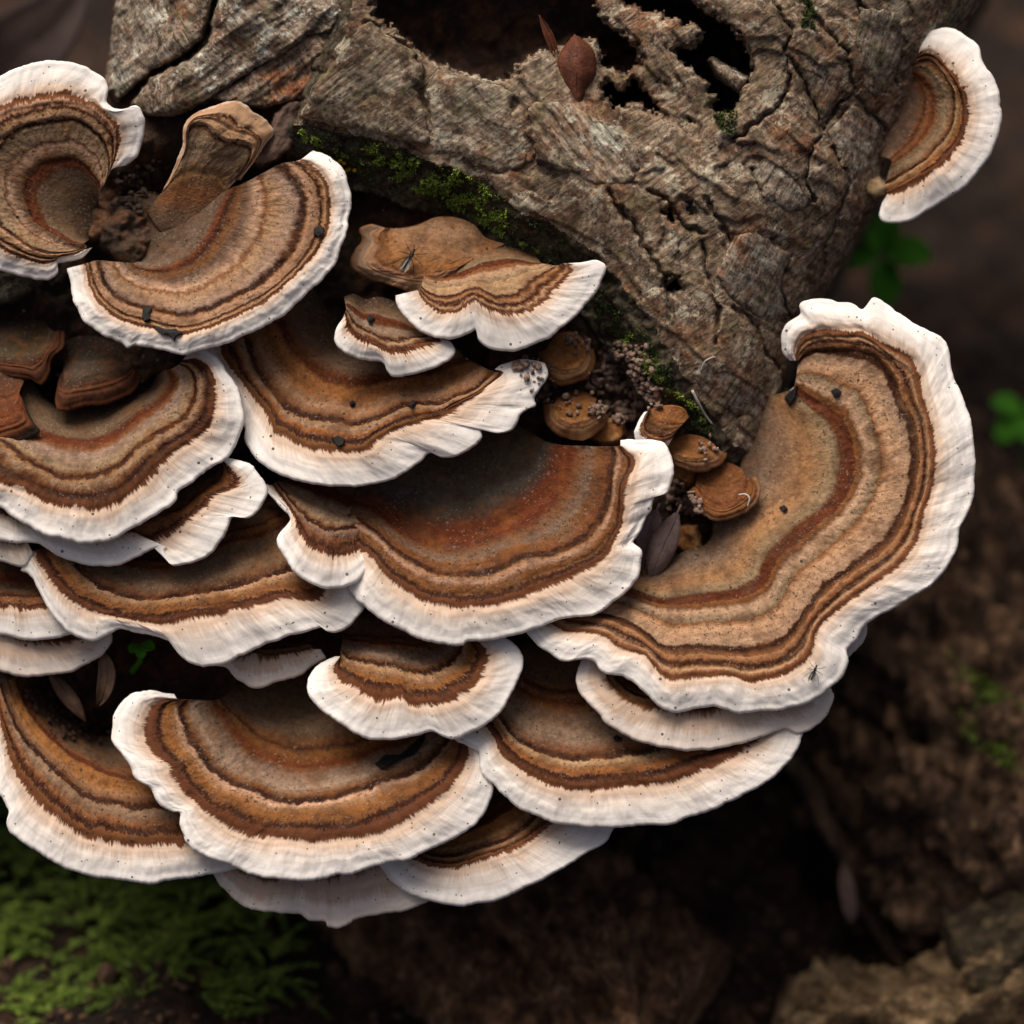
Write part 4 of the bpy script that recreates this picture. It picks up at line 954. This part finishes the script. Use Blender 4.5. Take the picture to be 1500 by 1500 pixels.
grains([(80, 1010, 46, 80, 6), (150, 1060, 40, 60, 6), (100, 1060, 30, 40, 6)], plain('gap_crumbs', (.02, .012, .008), (.10, .05, .03), 7), 'dark crumbs of rotten wood in the gap around the narrow curled leaf', lim=-85)

FIB = plain('pale_fibre', (.45, .42, .36), (.65, .6, .52), 12)
def fibre(label, pts, r=1.3):
    P = np.array([(x, y, topw(x, y) + 2 + dz) for x, y, dz in pts])
    C = catmull(P[:, :2], 14); wv = np.interp(np.linspace(0, 1, 14), np.linspace(0, 1, len(P)), P[:, 2])
    v, f = tube(np.column_stack([C, wv]), np.linspace(r, r * .7, 14), 5)
    tag(mesh_obj('fibre', frame(v), f, FIB, base=frame(P[0])), label, 'fibre')
fibre('short curled white fibre on the bark beside a long crack', [(1027, 543, 0), (1032, 530, 4), (1042, 524, 5), (1048, 523, 0)])
fibre('hooked cream fibre on the rust orange young bracket', [(1082, 725, 2), (1092, 724, 6), (1098, 730, 6), (1095, 742, 2)], 1.5)
fibre('straw splinter on the mossy edge of the bark', [(1014, 572, 4), (1022, 588, 6), (1032, 606, 4), (1044, 622, 0)], 2.2)

DARK = plain('insect_body', (.01, .008, .007), (.04, .03, .022), 6, .4)
WING = plain('insect_wing', (.12, .11, .10), (.25, .23, .2), 8, .3)
def midge(label, x, y, ang, L):
    w = topw(x, y, 8) + 4
    c, s = math.cos(ang), math.sin(ang)
    def tf(p):
        p = np.asarray(p, float) * L
        return np.stack([x + p[..., 0] * c - p[..., 1] * s, y + p[..., 0] * s + p[..., 1] * c, w + p[..., 2]], -1)
    o = thing('midge', label, 'midge', (x, y, w - 4))
    bp = np.array([(-.5, 0, .05), (-.3, 0, .12), (-.1, 0, .16), (.1, 0, .2), (.25, 0, .22), (.36, 0, .17), (.45, 0, .16), (.52, 0, .14)])
    v, f = tube(tf(bp), L * np.array([.02, .06, .075, .08, .11, .05, .075, .03]), 8)
    part('body', frame(v), f, DARK, o)
    for sg in (-1, 1):
        wv = tf([(.2, .03 * sg, .3), (-.05, .16 * sg, .32), (-.4, .2 * sg, .26), (-.62, .12 * sg, .2), (-.4, .04 * sg, .24), (-.05, .02 * sg, .3)])
        part('wing', frame(np.vstack([wv, wv - (0, 0, .4)])), [(0, 1, 2, 3, 4, 5), (11, 10, 9, 8, 7, 6)] + [(i, (i + 1) % 6, 6 + (i + 1) % 6, 6 + i) for i in range(6)], WING, o)
        for k, (fx, tx) in enumerate(((.3, .62), (.2, .1), (.12, -.55))):
            lp = tf([(fx, .05 * sg, .16), (fx + (tx - fx) * .4, .32 * sg, .4), (tx, .55 * sg, -.08)])
            v, f = tube(lp, .016 * L, 4)
            part('leg', frame(v), f, DARK, o)
        v, f = tube(tf([(.5, .03 * sg, .16), (.68, .14 * sg, .2)]), .012 * L, 4)
        part('antenna', frame(v), f, DARK, o)
midge('slender gnat resting on the lumpy orange base', 599, 380, -1.05, 34)
midge('small dark midge on the lower white rim of the largest bracket', 1192, 986, -1.2, 24)

# ------------------------------------------------------------------ moss
MOSSA = plain('moss_bright', (.17, .26, .03), (.42, .54, .09), 16, .7, 1.0)
MOSSD = plain('moss_dark', (.02, .035, .01), (.07, .11, .02), 18, .7, 1.0)
def leaflets(pos, nrm_dirs, L, Wd, mat, name, label, cat='moss'):
    """one small folded leaf per position"""
    n = len(pos)
    d = nrm_dirs / (np.linalg.norm(nrm_dirs, axis=1)[:, None] + 1e-9)
    r = rng.normal(size=(n, 3)); sd_ = np.cross(d, r); sd_ /= np.linalg.norm(sd_, axis=1)[:, None] + 1e-9
    nr = np.cross(d, sd_)
    L = np.broadcast_to(L, (n,))[:, None]; Wd = np.broadcast_to(Wd, (n,))[:, None]
    V = np.stack([pos, pos + d * L * .5 + sd_ * Wd * .5 + nr * L * .1, pos + d * L, pos + d * L * .5 - sd_ * Wd * .5 + nr * L * .1], 1)
    f = np.arange(n * 4).reshape(-1, 4)
    o = mesh_obj(name, frame(V.reshape(-1, 3)), f, mat, smooth_=False)
    return tag(o, label, cat, kind='stuff')

def ledge_moss(polys, n, thr, mat, label, seed, L=(2.5, 5.5)):
    pts = []
    for poly, k in polys:
        P = np.array(poly); x = rng.uniform(P[:, 0].min(), P[:, 0].max(), k); y = rng.uniform(P[:, 1].min(), P[:, 1].max(), k)
        m = (sdf(poly, x, y) > 3 * fbm(x, y, 20, 2, seed)) & (fbm(x, y, 26, 4, seed, .6) > thr)
        pts.append(np.column_stack([x[m], y[m]]))
    p = np.concatenate(pts); x, y = p.T
    w = np.maximum(bw(x, y), corew(x, y)) + rng.random(len(x)) * 3
    d = np.column_stack([rng.normal(0, .7, len(x)), rng.normal(-.1, .7, len(x)), np.full(len(x), 1.0)])
    return leaflets(np.column_stack([x, y, w]), d, rng.uniform(*L, len(x)), rng.uniform(2.0, 3.6, len(x)), mat, 'moss', label)
ML1 = Z(2, '110,545 300,640 450,600 580,660 700,720 800,720 900,790 980,850 1000,960 960,1010 850,920 720,870 560,790 430,700 250,650 120,600')
ML2 = Z(9, '700,140 800,200 900,290 980,390 1060,500 1150,600 1180,680 1080,600 1000,520 900,440 780,330 700,220')
ML3 = Z(2, '1000,1000 1100,1040 1180,1090 1160,1110 1050,1040')
ledge_moss([(ML1, 26000), (ML2, 9000), (ML3, 1200)], 0, -.03, MOSSA, 'bright green moss cushion along the shaded edge of the bark', 300)
ledge_moss([(Z(2, '90,530 500,620 900,780 1150,940 1300,1080 1450,1330 1380,1420 1150,1080 900,1030 600,850 200,720 100,640'), 16000), (Z(9, '560,0 760,80 1000,400 1220,700 1200,800 1000,560 800,420 640,180'), 9000), (px('0,400 60,405 40,425 -10,440'), 900)], 0, -.02, MOSSD, 'thin dark moss film on the sloping side of the bark', 310)
ledge_moss([(Z(11, '1210,410 1300,400 1310,480 1260,500'), 900), (Z(3, '670,-20 740,0 740,110 690,130'), 1200)], 0, -.1, MOSSD, 'dark moss tuft in the lower corner of the hollow', 320)
# tiny yellow jelly beads on the moss
JEL = plain('yellow_jelly', (.35, .20, .01), (.55, .36, .03), 8, .3)
V = []; Fc = []
for k, (x, y) in enumerate(Z(2, '285,680 300,690 320,715 345,720 305,722 275,690')):
    V.append(IV * (4.2, 3.2, 3.5) + (x, y, topw(x, y) + 3)); Fc.append(IF + 12 * k)
tag(mesh_obj('yellow_jelly_fungus', frame(np.concatenate(V)), np.concatenate(Fc), JEL, base=frame((500, 245, -60))), 'tiny cluster of yellow jelly fungus beads on the mossy bark edge', 'jelly fungus')

# ------------------------------------------------------------------ forest floor (world space)
Fi = F.inverted()
def ground_w(x, y):
    """layout depth of the level ground at picture-plane position (x, y): z = 0"""
    v = (750 - y)
    # v*s*cos + w*sin + HGT = 0 with s=(D-w)/D
    c, s = math.cos(PITCH), math.sin(PITCH)
    return -(HGT + v * c) / (s - v * c / DIST)
def gz(x, y):
    """humus relief in metres, world x y"""
    return .006 * fbm(x, y, .05, 4, 61) + .0022 * fbm(x, y, .009, 4, 62) + .03 * fbm(x, y, .9, 2, 63) * np.clip(np.hypot(x, y) - .3, 0, 1) + .026 * np.exp(-(((x + .10) / .07) ** 2 + ((y + .075) / .06) ** 2))
u = np.linspace(-1, 1, 460)
g1 = np.sinh(u * 9.2) / math.sinh(9.2) * 40 + u * .42
x, y = np.meshgrid(g1, g1 + .05)
z = gz(x, y)
def soil_mat():
    n = NT('forest_soil')
    tc = n.node('ShaderNodeTexCoord'); mp = n.node('ShaderNodeMapping'); mp.inputs['Scale'].default_value = (1 / K,) * 3
    n.l.new(tc.outputs['Object'], mp.inputs['Vector']); p = mp.outputs[0]
    a = n.noise(p, 110, 5, .7); g = n.noise(p, 22, 5, .75)
    c = n.ramp(a, [(.3, (.004, .0022, .0012)), (.5, (.013, .0068, .0038)), (.68, (.05, .024, .011))])
    c = n.mix(.9, c, n.mix(1.0, c, n.ramp(g, [(.35, .4), (.5, 1.0), (.68, 2.4)]), 'MULTIPLY'))
    return n.out(c, n.bump(g, 14, .9), .85)
SOIL = soil_mat()
me = bpy.data.meshes.new('ground')
ff = gridfaces(460, 460)
me.from_pydata(np.stack([x, y, z], -1).reshape(-1, 3).tolist(), [], ff.tolist())
me.polygons.foreach_set('use_smooth', np.full(len(me.polygons), True))
me.materials.append(SOIL)
gr = bpy.data.objects.new('ground', me); col.objects.link(gr); gr['kind'] = 'structure'

def world_of(x, y, w):
    return np.array(F @ Vector(frame((x, y, w)).tolist()))
def wmesh(name, V, faces, mat, parent=None, smooth_=True, origin=None):
    me = bpy.data.meshes.new(name)
    V = np.asarray(V, float)
    o0 = np.zeros(3) if origin is None else np.asarray(origin)
    me.from_pydata((V - o0).tolist(), [], [list(map(int, q)) for q in faces])
    me.polygons.foreach_set('use_smooth', np.full(len(me.polygons), smooth_))
    me.materials.append(mat)
    o = bpy.data.objects.new(name, me); col.objects.link(o)
    if parent is not None: o.parent = parent
    else: o.location = o0
    return o

# fallen log and roots behind, lower right
def stick(label, name, p0, p1, r0, r1, mat, seed, amp=.16, n=90, k=72, cat='log', flat=None):
    A = world_of(*p0); B = world_of(*p1)
    t = np.linspace(0, 1, n)[:, None]; a = np.linspace(0, 2 * np.pi, k, endpoint=False)[None]
    ax = (B - A) / np.linalg.norm(B - A); e1 = np.cross(ax, (0, 0, 1)); e1 /= np.linalg.norm(e1); e2 = np.cross(ax, e1)
    Lp = np.linalg.norm(B - A) / K
    rr = (r0 + (r1 - r0) * t) * (1 + amp * fbm(np.cos(a) * 2.2 + 0 * t, np.sin(a) * 2.2 + t * Lp / 190, 1, 5, seed, .6) + .5 * amp * fbm(a * 4 + 0 * t, t * Lp / 110, 1, 4, seed + 4, .6))
    rr = rr * np.clip(np.minimum(t, 1 - t) * 14, .05, 1) ** .5
    C = A + (B - A) * t + (fbm(t[:, 0] * 3, t[:, 0] * 0, 1, 2, seed + 9) * 20 * K)[:, None] * e1
    V = C[:, None] + K * rr[..., None] * (np.cos(a)[..., None] * e1 + np.sin(a)[..., None] * e2)
    f = [(i * k + j, i * k + (j + 1) % k, (i + 1) * k + (j + 1) % k, (i + 1) * k + j) for i in range(n - 1) for j in range(k)]
    f += [tuple(range(k))[::-1], tuple((n - 1) * k + j for j in range(k))]
    o = wmesh(name, V.reshape(-1, 3), f, mat, origin=A)
    return tag(o, label, cat)
def fwood(seed, c0, c1, c2, rotm):
    n = NT('old_wood'); p = n.px(); pf = n.px(scale=rotm, off=(seed, 0, 0))
    a = n.noise(pf, 34, 6, .7, .5); g = n.noise(p, 26, 5, .75)
    c = n.ramp(a, [(.33, c0), (.5, c1), (.66, c2)])
    c = n.mix(.9, c, n.mix(1.0, c, n.ramp(g, [(.33, .3), (.5, 1.0), (.68, 2.0)]), 'MULTIPLY'))
    return n.out(c, n.bump(n.math('ADD', a, g), 22, 1.0), .85)
stick('blurred rotten log with fibrous brown bark lying on the forest floor', 'fallen_log', (1190, 560, -990), (1560, 1380, -560), 230, 270, fwood(1, (.010, .0055, .003), (.075, .040, .021), (.30, .175, .098), (1, .35, 1)), 401, .22, 150, 110)
stick('mossy dark root stub with pale rim beside the fallen log', 'root_stub', (1390, 1420, -420), (1640, 1340, -400), 90, 110, fwood(3, (.012, .008, .005), (.06, .042, .022), (.16, .12, .06), (.4, 1, 1)), 407, .2)
stick('blurred tan piece of weathered wood on the forest floor', 'wood_piece', (1130, 1530, -400), (1660, 1490, -400), 90, 120, fwood(5, (.05, .03, .015), (.20, .125, .06), (.42, .29, .16), (.6, 1, 1)), 411, .5)
stick('dark leaning root under the fungi in front of the forest floor', 'dark_root', (520, 1180, -640), (960, 1580, -400), 170, 210, fwood(7, (.03, .016, .009), (.13, .066, .033), (.34, .19, .10), (1, .4, 1)), 415, .3)
stick('thin brown root leaning beside the fallen log', 'root', (1150, 1090, -600), (1330, 1440, -480), 20, 11, fwood(11, (.02, .011, .007), (.07, .04, .024), (.16, .10, .06), (1, .4, 1)), 420, .3, 40, 14, 'root')

# litter leaves
leaf('blurred dull red brown leaf lying behind the pale two lobed fungus', [(-70, 150, -640), (10, 90, -560), (70, 40, -540), (130, -40, -560)], 62, plain('leaf_far', (.022, .012, .010), (.045, .025, .020), 60, .7), 11, .2)
leaf('blurred pale dead leaf standing upright below the largest bracket', [(1236, 1268, -470), (1240, 1300, -450), (1246, 1335, -450), (1250, 1352, -460)], 12, plain('leaf_pale', (.10, .06, .045), (.22, .14, .11), 20, .7), 12, .3)
# crumbs of the litter
V = []; Fc = []
for k in range(3200):
    X = rng.uniform(-100, 1600); Y = rng.uniform(700, 1600) if k % 2 else rng.uniform(-100, 1600)
    s = rng.uniform(3, 9) * (1 + 1.4 * (rng.random() < .06))
    c = world_of(X, Y, ground_w(X, Y)); c[2] = gz(c[0:1], c[1:2])[0] + s * K * .4
    V.append(IV * s * K * (1 + .7 * (rng.random(3) - .5)) + c); Fc.append(IF + 12 * k)
lit = wmesh('litter', np.concatenate(V), np.concatenate(Fc), plain('litter_crumb', (.012, .007, .004), (.15, .08, .045), 60), smooth_=False)
tag(lit, 'crumbs of bark and rotten wood scattered over the forest floor', 'litter', kind='stuff')

# moss shoots, lower left: feathery stems with many leaflets
MOSSF = plain('feather_moss', (.010, .028, .003), (.25, .36, .05), 20, .6, 1.0)
pos = []; dr = []; Ls = []
up_f = np.array([0, -math.cos(PITCH), math.sin(PITCH)])     # world up in layout (x, y down, w)
for k in range(1000):
    X = rng.uniform(-160, 430); Y = rng.uniform(1180, 1600)
    lim = 395 - .35 * max(0, 1420 - Y) - 130 * max(0, (Y - 1450)) / 100
    if X > lim + 30 * rng.normal(): continue
    P0 = np.array([X, Y, ground_w(X, Y) + 150 + 25 * perlin(np.array([X / 70]), np.array([Y / 70]), 5)[0]])
    a = rng.normal(0.15, 1.1); L = rng.uniform(30, 95)
    d = np.array([math.cos(a), .25 * math.sin(a) * 2, 0]) * 1.0 + up_f * rng.uniform(.15, .9)
    d /= np.linalg.norm(d)
    m = int(L / 2.5)
    q = np.linspace(0, 1, m)[:, None]
    C = P0 + d * L * q - up_f * (q ** 2) * L * .35
    sdv = np.cross(d, up_f); sdv /= np.linalg.norm(sdv)
    for sg in (-1, 1):
        pos.append(C); dr.append(sg * sdv * 1.0 + d * .8 + .25 * rng.normal(size=(m, 3))); Ls.append(9 * (1 - .75 * q[:, 0]) + 2)
pos = np.concatenate(pos); dr = np.concatenate(dr); Ls = np.concatenate(Ls)
leaflets(pos, dr, Ls, Ls * .42, MOSSF, 'moss', 'feathery green moss carpet on the ground under the fungi')
# thin moss streaks on the fallen log
k = 900
X = rng.normal(1455, 28, k); Y = rng.uniform(1000, 1110, k) + .7 * (X - 1455)
A0 = world_of(1190, 560, -990); B0 = world_of(1560, 1380, -560); axv = (B0 - A0) / np.linalg.norm(B0 - A0)
camp = np.array(cam.matrix_world.translation)
pw = []
for a, b in zip(X, Y):
    # where the sight line meets the log's flank
    for w in range(-260, -900, -10):
        c = world_of(a, b, w); h = c - A0
        if np.linalg.norm(h - axv * (h @ axv)) < 255 * K: pw.append((a, b, w + 4)); break
pw = np.array(pw)
leaflets(pw, rng.normal(size=(len(pw), 3)) + (0, 0, .8), 9, 5, MOSSF, 'moss', 'small streak of green moss on the fallen log')

# seedlings
GRN = plain('seedling_green', (.05, .19, .012), (.09, .29, .022), 50, .75, 1.0, .0, .1)
def seedling(label, top, leaves, h):
    x, y, w = top
    P1 = np.array([x, y, w]); P0 = P1 - up_f * h + np.array([-12, 0, 0])
    o = thing('seedling', label, 'seedling', P0)
    C = np.array([P0, P0 * .6 + P1 * .4 + (8, 0, 0), P1])
    tt = np.linspace(0, 1, 10); C = np.column_stack([np.interp(tt, [0, .4, 1], C[:, i]) for i in range(3)])
    v, f = tube(C, np.linspace(5, 3.2, 10), 7); part('stem', frame(v), f, GRN, o)
    for (dx, dy, dw, L, Wd) in leaves:
        n, m = 12, 9; t = np.linspace(0, 1, n); u = np.linspace(-1, 1, m)
        d = np.array([dx, dy, dw], float); d /= np.linalg.norm(d)
        s = np.cross(d, up_f); s /= np.linalg.norm(s); nn = np.cross(s, d)
        wd = Wd * np.sin(np.pi * np.clip(t, .03, .985) ** 1.15) ** .6
        wd = np.where(t < .22, np.maximum(3, wd * (t / .22) ** 2), wd)
        V = P1 + d * (L * t)[:, None, None] + s * (u[None] * wd[:, None])[..., None] + nn * (L * .12 * np.sin(t * 3.1)[:, None] + .16 * Wd * (u ** 2)[None])[..., None]
        V2 = V - nn * 2.0
        f = gridfaces(n, m); N = n * m
        edge = [(i * m) for i in range(n)] + [(n - 1) * m + j for j in range(1, m)] + [i * m + m - 1 for i in range(n - 2, -1, -1)] + [j for j in range(m - 2, 0, -1)]
        ef = [[edge[i], edge[(i + 1) % len(edge)], edge[(i + 1) % len(edge)] + N, edge[i] + N] for i in range(len(edge))]
        part('leaf', frame(np.concatenate([V.reshape(-1, 3), V2.reshape(-1, 3)])), np.concatenate([f, f[:, ::-1] + N, np.array(ef)]), GRN, o)
def gtop(x, y, h):
    # tip of a shoot of height h standing on the ground and seen at (x, y)
    lo = -1600.0
    w = ground_w(x, y)
    for _ in range(30):
        base_y = y + h * math.cos(PITCH); w = ground_w(x, base_y) + h * math.sin(PITCH)
    return (x, y, w)
seedling('blurred bright green seedling with rounded leaves behind the trunk', gtop(1292, 372, 560), [(.9, .1, .25, 76, 30), (-.8, .15, .2, 70, 28), (.15, -1, .25, 66, 25), (.1, 1, .1, 78, 24), (-.3, -.8, .3, 50, 22)], 560)
seedling('blurred green seedling cut by the picture edge beside the largest bracket', gtop(1500, 605, 330), [(-.8, -.25, .25, 54, 20), (-.5, .6, .2, 60, 22), (.7, -.3, .2, 60, 22), (.3, .8, .2, 55, 20)], 330)
seedling('tiny green leaf sprout in the dark gap below the white lip', (205, 945, -92), [(.8, .2, .5, 26, 11), (-.6, .4, .5, 22, 9), (.1, .9, .4, 22, 9)], 60)
for o in bpy.data.objects:
    if '_b' in o: del o['_b']
